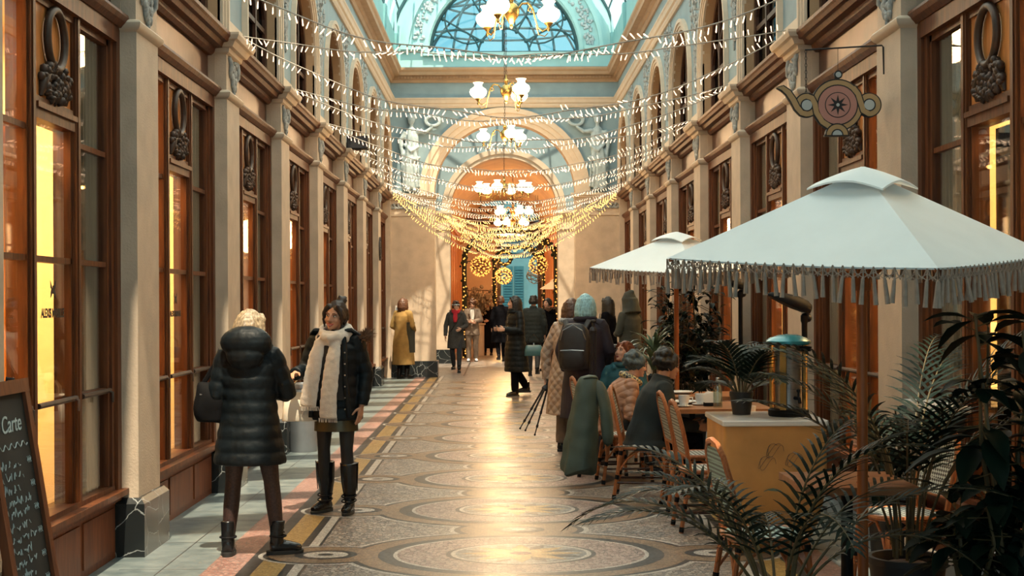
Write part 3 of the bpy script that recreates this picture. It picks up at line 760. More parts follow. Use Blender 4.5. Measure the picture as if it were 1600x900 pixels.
# domed rotunda roof seen beyond the fan window
g = G()
for i in range(16):
    a = 2 * PI * i / 16
    g.tube([V((3.0 * cos(a) * cos(b), 34.5 + 3.0 * sin(a) * cos(b), 7.0 + 2.2 * sin(b))) for b in [PI / 2 * j / 10 for j in range(11)]], .03, 5)
for b in (0.0, .35, .7, 1.05): g.tube([V((3.0 * cos(a) * cos(b), 34.5 + 3.0 * sin(a) * cos(b), 7.0 + 2.2 * sin(b))) for a in [2 * PI * j / 32 for j in range(32)]], .03, 5, closed=True)
tag(g.build('ceiling_dome', dk), 'ribs of the glass dome beyond the fan window', 'ceiling', kind='structure')

# ---- rotunda, second arch and the far passage
Y2 = 36.45
g = G()
for s in (-1, 1):
    def bx(x0, x1, y0, y1, z0, z1, mi): g.box(min(s * x0, s * x1), max(s * x0, s * x1), y0, y1, z0, z1, mi)
    bx(3.0, 3.2, YEND + .3, Y2 + .3, 0, 7.0, 2)
    bx(1.40, 3.1, Y2, Y2 + .4, .3, 3.94, 2); bx(1.36, 3.1, Y2 - .05, Y2 + .4, 0, .36, 4)
    bx(1.38, 3.1, Y2 - .03, Y2 + .4, 3.46, 3.52, 3); bx(1.35, 3.1, Y2 - .06, Y2 + .4, 3.82, 3.88, 3); bx(1.30, 3.1, Y2 - .10, Y2 + .4, 3.88, 3.95, 3)
arch_panel(g, END(Y2 + .08), -3.1, 3.1, 0, 7.0, 0, 1.39, 1.39, 3.94, 0, -.4, 0, 1, 32)
r2 = g.build('wall_rotunda', [M['blue'], M['jamb'], M['stone'], M['stone2'], M['marble']]); tag(r2, 'blue and cream rotunda walls with the second smaller arch', 'wall', kind='structure')
g = G(); archivolt(g, END(Y2 + .08), 0, 1.39, 1.39, 3.94, 3.94, ((0, .10, .03), (.10, .23, .06)), n=36); g.build('archivolt', M['stone2'], r2)
# passage
M['pass'] = mat('ochre_passage_plaster', (.58, .34, .13), .7, var=.08, scale=2)
M['passpink'] = mat('rose_passage_plaster', (.58, .40, .28), .7, var=.06, scale=2)
YP = 53.0
g = G()
for s in (-1, 1):
    def bx(x0, x1, y0, y1, z0, z1, mi): g.box(min(s * x0, s * x1), max(s * x0, s * x1), y0, y1, z0, z1, mi)
    bx(1.62, 1.8, Y2 + .4, YP, 0, 4.0, 1)
    for i in range(9):
        y = Y2 + .6 + i * 1.75
        bx(1.52, 1.7, y, y + .16, .1, 3.8, 2); bx(1.50, 1.7, y + .45, y + .55, .1, 3.6, 2); bx(1.52, 1.7, y + 1.1, y + 1.2, .1, 3.6, 2)
    bx(1.48, 1.7, Y2 + .5, YP, 3.78, 3.94, 2); bx(1.5, 1.7, Y2 + .5, YP, 0, .5, 2)
n_ = 20
for a, b in zip(range(n_), range(1, n_ + 1)):
    p = [(1.62 * cos(PI * i / n_), 3.94 + 1.45 * sin(PI * i / n_)) for i in (a, b)]; q2 = [(1.8 * cos(PI * i / n_), 3.94 + 1.63 * sin(PI * i / n_)) for i in (a, b)]
    g.loft([[V((x, y, z)) for x, z in (p[0], p[1], q2[1], q2[0])] for y in (Y2 + .4, YP)], 0)
tag(g.build('wall_passage', [M['pass'], M['pass'], M['woodlit']]), 'orange lit vaulted passage beyond the arches', 'wall', kind='structure')
g = G()                                                             # its far wall with the way out to the street
g.box(-1.8, -.12, YP, YP + .3, 0, 5.2, 0); g.box(1.38, 1.8, YP, YP + .3, 0, 5.2, 0); g.box(-.12, 1.38, YP, YP + .3, 4.15, 4.5, 1)
g.box(-.2, -.06, YP - .05, YP + .1, 0, 4.2, 1); g.box(1.32, 1.46, YP - .05, YP + .1, 0, 4.2, 1)
for z in (.9, 2.0, 3.1): g.box(-1.6, -.35, YP - .02, YP, z, z + .03, 1)
g.box(-1.5, 1.6, YP - .06, YP + .1, 4.5, 4.6, 1)
for i in range(9):
    a = PI * (i + .5) / 9; g.tube([(.0, YP, 4.6), (1.55 * cos(a), YP, 4.6 + .8 * sin(a))], .03, 5, 1)
tag(g.build('wall_passage_end', [M['passpink'], M['wooddark']]), 'rose plaster wall at the far end of the passage', 'wall', kind='structure')
tag(G().box(-12, 12, 53.4, 70, -.2, 0).build('street_ground', mat('street_asphalt', (.12, .14, .15), .8)), 'grey street beyond the passage', 'street', kind='structure')
YF = 61.0
r = thing('building_facade', 'blue grey house front with shuttered window across the street', 'building', (0, YF, 0))
g = G(); g.box(-8, 8, 0, .5, 0, 9); g.box(-8, 8, -.10, 0, 3.7, 3.9); g.box(-8, 8, -.2, 0, 5.2, 5.4)
for i in range(24): g.box(-6 + i * .5, -5.75 + i * .5, -.12, 0, 3.95, 4.12)
g.build('wall', M['facade'], r)
g = G(); g.box(-.02, 1.02, -.06, .1, .9, 3.2); g.build('window_frame', M['facade'], r)
for x in (.04, .52):
    g = G(); g.box(x, x + .42, -.12, 0, .95, 3.12)
    for i in range(18): g.box(x + .04, x + .38, -.14, -.12, 1.0 + i * .115, 1.07 + i * .115)
    g.build('shutter', M['shutter'], r)
g = G(); g.box(-6, 6, -.14, -.02, 4.25, 4.85); g.build('sign_board', mat('brown_fascia', (.09, .07, .05), .7), r)

# ---- small fittings on the walls
p = at(608, 484, YEND); p.y = YEND
r = thing('wall_thermostat', 'small white control box on the cream end wall, beside the mustard coat', 'control box', (-2.28, YEND, p.z))
G().box(-.05, .05, -.05, 0, -.11, .09).build('casing', M['porcelain'], r)
G().box(-.035, .035, -.055, -.045, -.02, .05).build('display', M['grey'], r)
r = thing('wall_medallion', 'round iron medallion on the seventh left pilaster', 'medallion', (-HW + .0, pil_y(6) - .05, 2.62))
g = G()
for rr in (.19, .12): g.tube([(.015, rr * cos(a), rr * 1.15 * sin(a)) for a in [2 * PI * i / 20 for i in range(20)]], .012, 6, closed=True)
for i in range(8): a = PI * i / 4; g.tube([(.015, .04 * cos(a), .04 * sin(a)), (.015, .19 * cos(a), .21 * sin(a))], .008, 5)
g.build('iron_scrollwork', M['iron'], r)
r = thing('loudspeaker', 'black box loudspeaker on the left capital ledge', 'loudspeaker', (-2.22, pil_y(4) - .10, 3.866))
G().box(-.16, .15, -.10, .12, .01, .20).build('cabinet', M['black'], r)
G().box(-.15, .14, -.108, -.10, .02, .19).build('grille', M['iron'], r)
G().box(-.1, .05, -.05, .05, 0, .012).build('bracket', M['iron'], r)
# ================================================================== CHANDELIERS
def make_chandelier(arms, R, label, loc, rz, chain):
    r = thing('chandelier', label, 'chandelier', loc, rz, 'brass chandelier row')
    g = G(); g.lathe([(.004, -.20), (.02, -.18), (.015, -.15), (.035, -.13), (.05, -.10), (.085, -.05), (.10, 0), (.095, .04), (.06, .09), (.025, .11), (.03, .15), (.045, .17), (.02, .20), (.015, .26), (.004, .27)], n=16)
    g.build('brass_body', M['brass'], r, smooth=True)
    g = G(); n = int(chain / .06)
    for i in range(n):
        z = .27 + i * .06; a = (i % 2) * PI / 2
        g.tube([(cos(a) * .012 * cos(t), sin(a) * .012 * cos(t), z + .03 + .036 * sin(t)) for t in [2 * PI * j / 8 for j in range(8)]], .004, 4, closed=True)
    g.build('chain', M['bronze'], r)
    proto = None
    for i in range(arms):
        if proto is None:
            g = G()
            g.tube([(.07, 0, .02), (.13, 0, .10), (.20, 0, .11), (.25, 0, .05), (.24, 0, .0), (.20, 0, .02), (.22, 0, .07)], [.011] * 5 + [.009, .006], 7)
            g.tube([(.22, 0, .10), (.265, 0, .03), (.28, 0, -.06), (.32, 0, -.18), (.38, 0, -.22), (R - .02, 0, -.19), (R, 0, -.13)], .010, 7)
            g.tube([(.3, 0, -.15), (.33, 0, -.26), (.40, 0, -.28), (.44, 0, -.24)], [.008, .008, .007, .005], 6)
            g.lathe([(.008, -.22), (.02, -.20), (.012, -.17), (.03, -.15), (.055, -.125), (.05, -.115), (.03, -.11)], (R, 0, 0), 12)
            proto = g.build('arm', M['brass'], r, smooth=True)
            g = G(); g.lathe([(.045, -.115), (.085, -.10), (.125, -.06), (.14, -.015), (.125, .03), (.08, .06), (.06, .08), (.062, .11), (.085, .135), (.082, .137), (.055, .11)], (R, 0, 0), 18)
            g.build('lamp_shade', M['opal'], proto, smooth=True); o = proto
        else: o = copy_tree(proto, r)
        o.rotation_euler = (0, 0, 2 * PI * i / arms)
    return r
LW = (1, .66, .34)
ch = make_chandelier(3, .45, 'nearest brass chandelier, cut by the top of the picture before the fan window', (.03, bay_y(2), 5.02), .17, 4)
d1 = dup(ch, 'second brass chandelier, hanging against the dentil cornice', (0.0, bay_y(4), 4.97), PI + .02)
d2 = dup(ch, 'third brass chandelier, in front of the great arch top', (.0, bay_y(6), 4.97), 2.9)
make_chandelier(6, .60, 'six lamp brass chandelier hanging in the great arch', (.0, 33.2, 4.28), .25, 3.5)
ch2 = make_chandelier(5, .46, 'brass chandelier just past the second arch, upper of the far cluster', (.28, 40.5, 4.20), .1, .9)
dup(ch2, 'middle brass chandelier of the far cluster in the passage', (.30, 44.8, 4.12), .5)
dup(ch2, 'lowest brass chandelier of the far cluster in the passage', (.33, 49.0, 4.0), .9)
dup(ch, 'unseen brass chandelier added over the foreground, above the picture', (.0, bay_y(0), 5.02), .6)  # continues the row out of view, added for warm fill
for p_, e in (((0, bay_y(0), 4.72), 60), ((.03, bay_y(2), 4.72), 190), ((0, bay_y(4), 4.67), 190), ((0, bay_y(6), 4.67), 190), ((0, 33.2, 3.2), 190), ((0, 28.7, 2.95), 90), ((.3, 40.5, 3.8), 110), ((.3, 44.8, 3.7), 110), ((.3, 49, 3.6), 110)):
    light('chandelier_swag_glow', 'POINT', p_, e, LW, .35)  # light of the chandeliers; one point stands in for the golden swags

# ================================================================== STRINGS OF FAIRY LIGHTS
gb = G(); gb.tube([(0, 0, 0), (0, 0, -.016)], .005, 5); bulb_base = gb
def bulb_mesh(mtl, nm):
    g = G(); g.tube([(0, 0, .003), (0, 0, -.012)], .0045, 5, 1); g.tube([(0, 0, -.012), (0, 0, -.050), (0, 0, -.056)], [.003, .0046, .002], 6, 0)
    o = g.build(nm, [mtl, M['cable']]); me = o.data; bpy.data.objects.remove(o); return me
BM = bulb_mesh(M['bulb'], 'bulb'); BG = bulb_mesh(M['bulbgold'], 'bulb')
def light_string(a, b, sag, label, gold=False, group='fairy light strings', seed=0, n=None):
    q = random.Random(seed); a, b = V(a), V(b)
    r = thing('fairy_light_string', label, 'string lights', a, group=group)
    L = (b - a).length; n = n or min(100, int(L * 1.03 / .05))
    ph = q.uniform(0, 6)
    def P(t):
        p = (b - a) * t; s_ = 4 * t * (1 - t)
        p.z -= sag * s_; p.z += .018 * sin(t * 23 + ph) * s_; p.y += .05 * sin(t * 9 + ph) * s_ + .02 * sin(t * 31 + ph)
        return p
    g = G(); g.tube([P(i / 48) for i in range(49)], .0045, 4); g.build('cable', M['cable'], r)
    i = 0
    while i < n:
        run = q.randint(2, 5); tilt = q.gauss(0, .5); up = q.random() < .12
        for j in range(run):
            if i >= n: break
            o = bpy.data.objects.new('bulb', BG if gold else BM); col.objects.link(o); o.parent = r
            o.location = P((i + .5) / n) + V((0, q.uniform(-.02, .02), -.003))
            o.rotation_euler = (q.gauss(0, .3), tilt + q.gauss(0, .12) + (PI * .8 if up else 0), 0); o.scale = (1.45 if gold else 1.1,) * 3
            i += 1
    return r
def LD(k, dy=0): return (-2.31, pil_y(k) + dy, 3.885)
def RD(k, dy=0): return (2.31, pil_y(k) + dy, 3.885)
spec = [(0, .66, 0), (1, .20, -.1), (1, .66, .1), (2, .36, -.1), (2, .55, .12), (3, .33, -.1), (3, .60, .1), (4, .35, -.1), (4, .58, .12), (5, .35, -.1), (5, .62, .12), (6, .38, -.1), (6, .66, .1)]
for i, (k, sag, dy) in enumerate(spec):
    how = 'taut' if dy <= 0 else 'loose'
    light_string(LD(k, dy), RD(k, dy + .15 * (-1) ** i), sag, f'{how} string of warm white fairy lights between the {ORD[k + 1]} pair of pilasters', seed=i)
gs = [(28.6, 3.9, .42), (28.7, 3.9, .54), (28.9, 3.88, .66), (29.0, 3.88, .78), (29.1, 3.86, .88), (29.2, 3.86, .97), (29.3, 3.84, 1.08), (29.5, 3.8, 1.24)]
for i, (y, z, sag) in enumerate(gs):
    light_string((-2.3, y, z), (2.3, y + .1, z), sag, f'golden fairy light swag before the great arch, {ORD[i]} from the top', i > 1, 'golden light swags', 40 + i)
for i, (y, sag) in enumerate(((36.15, .35), (36.2, .5), (36.24, .64), (36.27, .78), (36.3, .92), (36.34, 1.08))):
    light_string((-1.5, y, 3.85), (1.5, y, 3.85), sag, f'golden fairy light swag across the second arch, {ORD[i]} from the top', True, 'golden swags of the second arch', 60 + i, 90)

# garland arches, lit balls and wreaths hung in the passage
M['fir'] = mat('dark_fir_garland', (.012, .02, .012), .9)
def garland_arch(name, label, x0, x1, y, zt, nb, rad, thick, gold=True, seed=1):
    r = thing(name, label, 'garland', ((x0 + x1) / 2, y, 0)); w = (x1 - x0) / 2; q = random.Random(seed)
    path = [(-w, 0, z) for z in [i * .2 for i in range(int((zt - w * .6) / .2) + 1)]]
    zc = path[-1][2]
    path += [(-w * cos(PI * i / 14), 0, zc + (zt - zc) * sin(PI * i / 14)) for i in range(1, 14)] + [(w, 0, p[2]) for p in reversed(path)]
    g = G(); g.tube(path, thick, 8)
    for p in path:
        for j in range(4): g.ell(V(p) + V((q.gauss(0, .04), q.gauss(0, .03), q.gauss(0, .06))), q.uniform(.03, .06), 5)
    g.build('fir_branch', M['fir'], r)
    pv = [V(p) for p in path]; ls = [(b - a).length for a, b in zip(pv, pv[1:])]; tot = sum(ls)
    for i in range(nb):
        d = tot * i / nb; k = 0
        while k < len(ls) - 1 and d > ls[k]: d -= ls[k]; k += 1
        p = pv[k].lerp(pv[k + 1], d / ls[k]) + V((q.uniform(-rad, rad), -thick * 1.2 - q.random() * .03, q.uniform(-.05, .05)))
        o = bpy.data.objects.new('bulb', BALL); col.objects.link(o); o.parent = r; o.location = p
gg = G().ell((0, 0, 0), .021, 6); o_ = gg.build('bulb', M['ballbulb']); BALL = o_.data; bpy.data.objects.remove(o_)
garland_arch('fir_garland', 'dark fir garland arch with sparse lights, nearer one in the passage', -1.12, 1.50, 40.2, 3.62, 100, .05, .07)
garland_arch('fir_garland', 'thickly lit golden garland arch around the street exit', -.30, 1.50, 50.5, 3.55, 100, .09, .07, seed=4)
def light_ball(label, px, py, Y, rad, lit=True, seed=0):
    p = at(px, py, Y); q = random.Random(seed)
    r = thing('light_ball', label, 'light ball', p, group='balls hung in the passage')
    g = G()
    for i in range(7):
        m_ = Matrix.Rotation(q.uniform(0, PI), 3, V((q.uniform(-1, 1), q.uniform(-1, 1), q.uniform(-1, 1))).normalized())
        g.tube([m_ @ V((rad * cos(t), rad * sin(t), 0)) for t in [2 * PI * j / 24 for j in range(24)]], .012, 5, closed=True)
    g.build('wire_ball', M['bronze'] if lit else M['grey'], r)
    G().tube([(0, 0, rad), (0, 0, 5.0 - p.z if Y < 52 else 1)], .006, 4).build('hanging_wire', M['iron'], r)
    if lit:
        for i in range(70):
            z = 1 - 2 * (i + .5) / 70; a = i * 2.4; s_ = math.sqrt(1 - z * z)
            o = bpy.data.objects.new('bulb', BALL); col.objects.link(o); o.parent = r; o.location = V((s_ * cos(a), s_ * sin(a), z)) * rad; o.scale = (1.35,) * 3
light_ball('big golden light ball left in the passage, above the dried flowers', 751, 416, 44, .31, True, 1)
light_ball('smaller golden light ball by the middle garland', 787, 431, 47, .27, True, 2)
light_ball('golden light ball on the right of the street exit', 841, 414, 45, .29, True, 3)
light_ball('unlit grey wire ball below the right golden one', 835, 431, 48, .27, False, 4)
def lit_wreath(label, px, py, Y, rad, seed):
    p = at(px, py, Y); q = random.Random(seed)
    r = thing('fir_wreath', label, 'wreath', p, group='wreaths hung in the passage')
    g = G(); g.tube([(rad * cos(a), 0, rad * sin(a)) for a in [2 * PI * i / 24 for i in range(24)]], rad * .26, 8, closed=True)
    for i in range(40): a = q.uniform(0, 2 * PI); g.ell((rad * cos(a) * q.uniform(.8, 1.2), q.uniform(-.06, .06), rad * sin(a) * q.uniform(.8, 1.2)), .05, 5)
    g.build('fir_ring', M['fir'], r); G().tube([(0, 0, rad), (0, 0, 5 - p.z)], .006, 4).build('hanging_wire', M['iron'], r)
    for i in range(22):
        a = 2 * PI * i / 22; o = bpy.data.objects.new('bulb', BALL); col.objects.link(o); o.parent = r; o.location = (rad * cos(a) * q.uniform(.8, 1.15), -rad * .3, rad * sin(a) * q.uniform(.8, 1.15))
lit_wreath('dark fir wreath high on the left of the passage', 752, 378, 44, .24, 1)
lit_wreath('dark fir wreath hung over the street exit', 788, 403, 47, .22, 2)
lit_wreath('dark fir wreath high on the right of the passage', 838, 385, 45, .24, 3)

# ================================================================== PARASOLS
def make_parasol(label, loc, R, H, drop, tilt, a0, polez0=0, cap=.27, fringe=True, scale_tassel=1.25, polew=.024):
    r = thing('parasol', label, 'parasol', loc, group=None)
    T = Matrix.Translation((0, 0, H - drop)) @ Matrix.Rotation(tilt, 4, 'X')
    cor = [a0 + PI / 2 * i for i in range(4)]
    def cpt(t, rr):                                                     # t in 0..4 round the square, rr 0..1 up the slope
        i = int(t) % 4; f = t - int(t)
        a, b = V((cos(cor[i]), sin(cor[i]), 0)), V((cos(cor[(i + 1) % 4]), sin(cor[(i + 1) % 4]), 0))
        p = a.lerp(b, f) * R * rr
        sag = .10 * drop * sin(PI * f) * rr * rr * (1.15 - rr) * 2
        z = drop * (1 - rr) - sag - .03 * sin(PI * f) * rr * (1 - rr) * R
        return p, z
    N = 8; g = G()
    for lay in (0, -.006):
        rings = []
        for j in range(9):
            rr = .02 + .98 * j / 8; ring = []
            for i in range(4 * N):
                p, z = cpt(i / N, rr); ring.append(T @ V((p.x, p.y, z + lay)))
            rings.append(ring)
        g.loft(rings, cap=False)
    g.build('canopy', M['canvas'], r, smooth=True, ang=.22)
    g = G(); rings = []                                                 # vent cap with scalloped edge
    for j in range(5):
        t = j / 4; ring = []
        for i in range(4 * N):
            f = (i % N) / N; p, z = cpt(i / N, .01 + t * cap); up = .035 * sin(PI * f) * t
            ring.append(T @ V((p.x * 1.03, p.y * 1.03, drop * (1 - .72 * t * cap) + .014 + up - .02 * t * t)))
        rings.append(ring)
    rings2 = [[p + V((0, 0, -.008)) for p in q_] for q_ in reversed(rings)]
    g.loft(rings + rings2, cap=False); g.build('vent_cap', M['canvas'], r, smooth=True)
    g = G()
    for c in cor:
        a, b = T @ V((0, 0, drop - .03)), T @ V((R * .99 * cos(c), R * .99 * sin(c), -.012)); g.bar(a, b, .018, .014)
        g.bar(T @ V((R * .5 * cos(c), R * .5 * sin(c), drop * .47)), V((0, 0, H - drop - .12)), .012, .012)
    g.lathe([(.04, -.02), (.045, 0), (.04, .04)], (0, 0, H - drop - .13), 12); g.build('ribs', M['pole'], r)
    G().lathe([(polew, 0), (polew, H - .02), (.01, H - .005)], n=12).build('pole', M['pole'], r, smooth=True)
    G().lathe([(.20, 0), (.20, .03), (.17, .05), (.05, .06), (.04, .22), (polew, .23)], n=20).build('base', M['black'], r, smooth=True)
    if fringe:
        q = random.Random(2)
        for i in range(4):
            g = G(); a, b = V((cos(cor[i]), sin(cor[i]), 0)) * R, V((cos(cor[(i + 1) % 4]), sin(cor[(i + 1) % 4]), 0)) * R
            L = (b - a).length; n = int(L / (.034 * scale_tassel))
            for j in range(n + 1):
                f = j / n; p = T @ (a.lerp(b, f)); p.z -= .004
                f2 = min(1, (j + .5) / n); p2 = T @ (a.lerp(b, f2)); p2.z -= .004
                m_ = (p + p2) / 2 + V((0, 0, -.03))
                if j < n:
                    p3 = T @ (a.lerp(b, (j + 1) / n)); p3.z -= .004
                    g.tube([p, (p + p3) / 2 + V((0, 0, -.045)), p3], .0028, 4); g.tube([p + V((0, 0, -.045)), p3 + V((0, 0, -.02))], .0025, 4)
                    g.tube([p + V((0, 0, -.02)), p3 + V((0, 0, -.045))], .0025, 4)
                l = q.uniform(.075, .10); w = q.gauss(0, .006)
                g.tube([p, p + V((0, 0, -.04)), p + V((w * .3, 0, -.05)), p + V((w, 0, -.055 - l * .5)), p + V((w * 1.6, 0, -.05 - l))], [.003, .003, .0075, .009, .0105], 6)
            g.build('fringe', M['fringe'], r)
    return r
px_ = at(1347, 600, 6.15)
make_parasol('large white fringed parasol in the right foreground', (px_.x, 6.15, 0), .86, 2.165, .375, .085, PI + .08)
px_ = at(1057, 500, 14.0)
make_parasol('smaller looking white fringed parasol behind the large one', (px_.x, 14.0, 0), .87, 2.27, .33, .10, PI + .10)
make_parasol('small beige parasol far down the passage by the street exit', (1.50, 42.0, 0), .42, 2.25, .28, .02, PI + .1, fringe=False)

# ================================================================== SIGN, BLACKBOARD, BIN
def hanging_sign():
    YS = 9.30; c = at(1308, 164.5, YS); m_ = YS / FPX                 # metres per pixel
    r = thing('teapot_sign', 'hanging painted teapot shop sign with a black star, on the right pilaster', 'sign', c)
    def D(x, y, rad, n=36): return [((x + rad * cos(2 * PI * i / n)) * m_, (y + rad * sin(2 * PI * i / n)) * m_) for i in range(n)]
    fn = lambda u, v, w: V((u, -w, v))
    lay = {'k': (.000, .0135), 't': (-.002, .0155), 'p': (-.003, .0175), 'g': (-.004, .0185)}
    K, T_, Pk, Gy = G(), G(), G(), G()
    def disc_(g, x, y, rad, d): g.prism(D(x, y, rad), fn, -d, d)
    # outline layers: black plate, tan bands, rose disc, pale discs
    disc_(K, 0, 0, 41, .010); disc_(K, 49.5, 0, 19.5, .0101); disc_(K, -48, 0, 19.5, .0102); disc_(K, 1.5, 47.5, 6.5, .0103)
    disc_(T_, 0, 0, 39, .0125); disc_(T_, 49.5, 0, 17.6, .0126); disc_(T_, -48, 0, 17.6, .0127)
    disc_(K, 0, 0, 32, .015); disc_(K, 49.5, 0, 10, .0151); disc_(K, -48, 0, 10, .0152)
    disc_(Pk, 0, 0, 30, .0175); disc_(Gy, 49.5, 0, 8, .0176); disc_(Gy, -48, 0, 8, .0177); disc_(Gy, 1.5, 47.5, 4.3, .0145)
    disc_(K, 0, 0, 20, .019); disc_(Pk, 0, 0, 18.7, .0205)
    st = []
    for i in range(16):
        rr = 16 if i % 2 == 0 else 6.2
        st.append((rr * cos(PI / 2 + PI * i / 8) * m_, rr * sin(PI / 2 + PI * i / 8) * m_))
    K.prism(st, fn, -.022, .022); disc_(Gy, 0, 0, 2.6, .0235)
    def stroke(g, pts, w, d):
        pts = [V((x, y)) for x, y in pts]; l, r_ = [], []
        for i, p in enumerate(pts):
            t = (pts[min(i + 1, len(pts) - 1)] - pts[max(i - 1, 0)]).normalized(); nn = V((-t.y, t.x)); ww = w[i] if isinstance(w, list) else w
            l.append(tuple((p + nn * ww) * m_)); r_.append(tuple((p - nn * ww) * m_))
        g.band(l, r_, fn, -d, d)
    spout = [(-95, 27.5), (-86, 27), (-77, 20), (-69, 8), (-63, -4), (-56, -12), (-48, -14)]
    stroke(K, spout, [1, 5, 6, 6, 6, 5.6, 5.5], .0145); stroke(T_, spout, [.2, 3.2, 4.2, 4.2, 4.2, 4, 4], .0155)
    body_l = [(-48, 14), (-40, 11), (-35.5, 2), (-33, -12), (-24, -26), (-12, -34)]
    stroke(K, body_l, 5.8, .0147); stroke(T_, body_l, 4.0, .0157)
    hand = [(24, 27), (32, 17), (36, 4), (40, -9), (49, -14)]
    stroke(K, hand, 5.8, .0148); stroke(T_, hand, 4.0, .0158)
    for rad, g, d in ((18.5, K, .0195), (16.5, T_, .0200), (9.5, K, .0210), (7.5, Gy, .022)):
        g.prism([((-1 + rad * cos(PI * i / 18)) * m_, (-47 + rad * sin(PI * i / 18)) * m_) for i in range(19)], fn, -d, d)
    K.prism([(-21 * m_, -49 * m_), (18 * m_, -49 * m_), (18 * m_, -46.6 * m_), (-21 * m_, -46.6 * m_)], fn, -.02, .02)
    K.build('black_outline', M['ink'], r); T_.build('tan_bands', M['signtan'], r); Pk.build('rose_disc', M['signpink'], r); Gy.build('pale_discs', M['signgrey'], r)
    b = thing('sign_bracket', 'thin black iron bracket with chain carrying the teapot sign', 'bracket', (0, 0, 0))
    a0 = at(1383, 116, YS); a1 = at(1383, 71, YS); a2 = at(1258, 78, YS); top = c + V(((1.5 + 0) * m_, 0, 0))
    xw = HW - .002
    g = G(); g.tube([V((xw, YS, a0.z)), V((xw - .004, YS, a1.z - .01)), V((xw - .012, YS, a1.z)), V((a2.x, YS, a2.z))], .0055, 6); g.build('iron_rod', M['iron'], b)
    g = G()
    for x, zb in ((a2.x + .005, c.z + 17 * m_),):
        n = int((a2.z - zb) / .022)
        for i in range(n):
            z = a2.z - i * (a2.z - zb) / n; a = (i % 2) * PI / 2
            g.tube([(x + .006 * cos(a) * cos(t), YS + .006 * sin(a) * cos(t), z - .011 + .014 * sin(t)) for t in [2 * PI * j / 8 for j in range(8)]], .0022, 4, closed=True)
    n = 6
    g.tube([(c.x + 1.5 * m_, YS, c.z + 53 * m_), (c.x + 1.5 * m_, YS, at(1300, 75.5, YS).z)], .0018, 4)
    g.build('hanging_chain', M['iron'], b)
hanging_sign()
def blackboard():
    r = thing('blackboard_stand', 'wood framed chalkboard menu stand at the left picture edge', 'chalkboard', (0, 0, 0))
    # leaning board facing the corridor: local u along Y, v up the board
    YB0, YB1, H = 5.75, 6.30, 1.28
    b0 = V((-2.08, 0, 0)); lean = V((-.20, 0, H)).normalized(); nrm = V((lean.z, 0, -lean.x))
    def B(u, v, w): return V((b0.x, 0, 0)) + lean * v + nrm * w + V((0, u, 0))
    def pb(g, u0, u1, v0, v1, w0, w1):
        g.add([B(u, v, w) for w in (w0, w1) for v in (v0, v1) for u in (u0, u1)], [(0, 2, 3, 1), (4, 5, 7, 6), (0, 1, 5, 4), (2, 6, 7, 3), (0, 4, 6, 2), (1, 3, 7, 5)])
    g = G()
    for u in (YB0, YB1 - .055): pb(g, u, u + .055, 0, H, 0, .035)
    for v in (.12, H - .06): pb(g, YB0, YB1, v, v + .06, .002, .037)
    g.build('front_frame', M['woodlit2'], r)
    g = G(); pb(g, YB0 + .03, YB1 - .03, .15, H - .03, .008, .018); slate = g.build('slate_panel', M['slate'], r)
    g = G(); ln = V((.22, 0, H)).normalized()
    for u in (YB0 + .01, YB1 - .06): g.bar(V((-2.335, u + .02, 0)), V((-2.30, u + .02, H - .04)), .05, .03)
    for z in (.25,): g.bar(V((-2.328, YB0, z)), V((-2.328, YB1, z)), .03, .05)
    g.build('rear_frame', M['woodlit2'], r)
    g = G()
    for u in (YB0 + .1, YB1 - .1): g.tube([B(u, H, .01), B(u, H + .012, -.02), V((-2.30, u, H - .04))], .008, 6)
    g.build('hinge', M['iron'], r)
    # chalk writing: heading and scribbled lines
    Mx = Matrix(((0, lean.x, nrm.x, 0), (1, 0, 0, 0), (0, lean.z, nrm.z, 0), (0, 0, 0, 1)))
    c = B((YB0 + YB1) / 2 + .02, H - .22, .0195); Mx.translation = c
    text_mesh('Carte', .105, M['chalk'], slate, 'heading', Mx, .001, shear=.3)
    q = random.Random(9); g = G()
    g.tube([B(YB0 + .1 + .36 * i / 24, H - .28 + .012 * sin(i * 1.3), .019) for i in range(25)], .0028, 4); g.build('chalk_flourish', M['chalk'], slate); g = G()
    v = H - .36; line = 0
    while v > .22:
        u = YB0 + .07; end = YB0 + .07 + q.uniform(.22, .34); pts = []
        while u < end:
            if q.random() < .14 and len(pts) > 3: g.tube(pts, .0024, 4); pts = []; u += .02
            pts.append(B(u, v + q.uniform(-.014, .016) + (.018 if q.random() < .15 else 0), .019)); u += .0085
        if len(pts) > 1: g.tube(pts, .0024, 4)
        if line % 2 == 0:
            u = YB1 - .12
            for d in range(3): g.tube([B(u + d * .018, v + .018, .019), B(u + d * .018 + .008, v + .012, .019), B(u + d * .018, v, .019), B(u + d * .018 + .009, v - .008, .019)], .0024, 4)
        v -= .052; line += 1; g.build('chalk_line', M['chalk'], slate); g = G()
blackboard()
p = ground(474, 705)
r = thing('litter_bin', 'round grey litter bin against the left wall, behind the white scarf woman', 'bin', p)
g = G(); g.lathe([(.145, 0), (.15, .02), (.15, .70), (.135, .71), (.13, .66)], n=28); g.build('drum', M['grey'], r, smooth=True)
g = G(); g.lathe([(.155, .68), (.158, .70), (.155, .725), (.12, .735), (.115, .72)], n=28); g.build('rim', M['steel'], r, smooth=True)

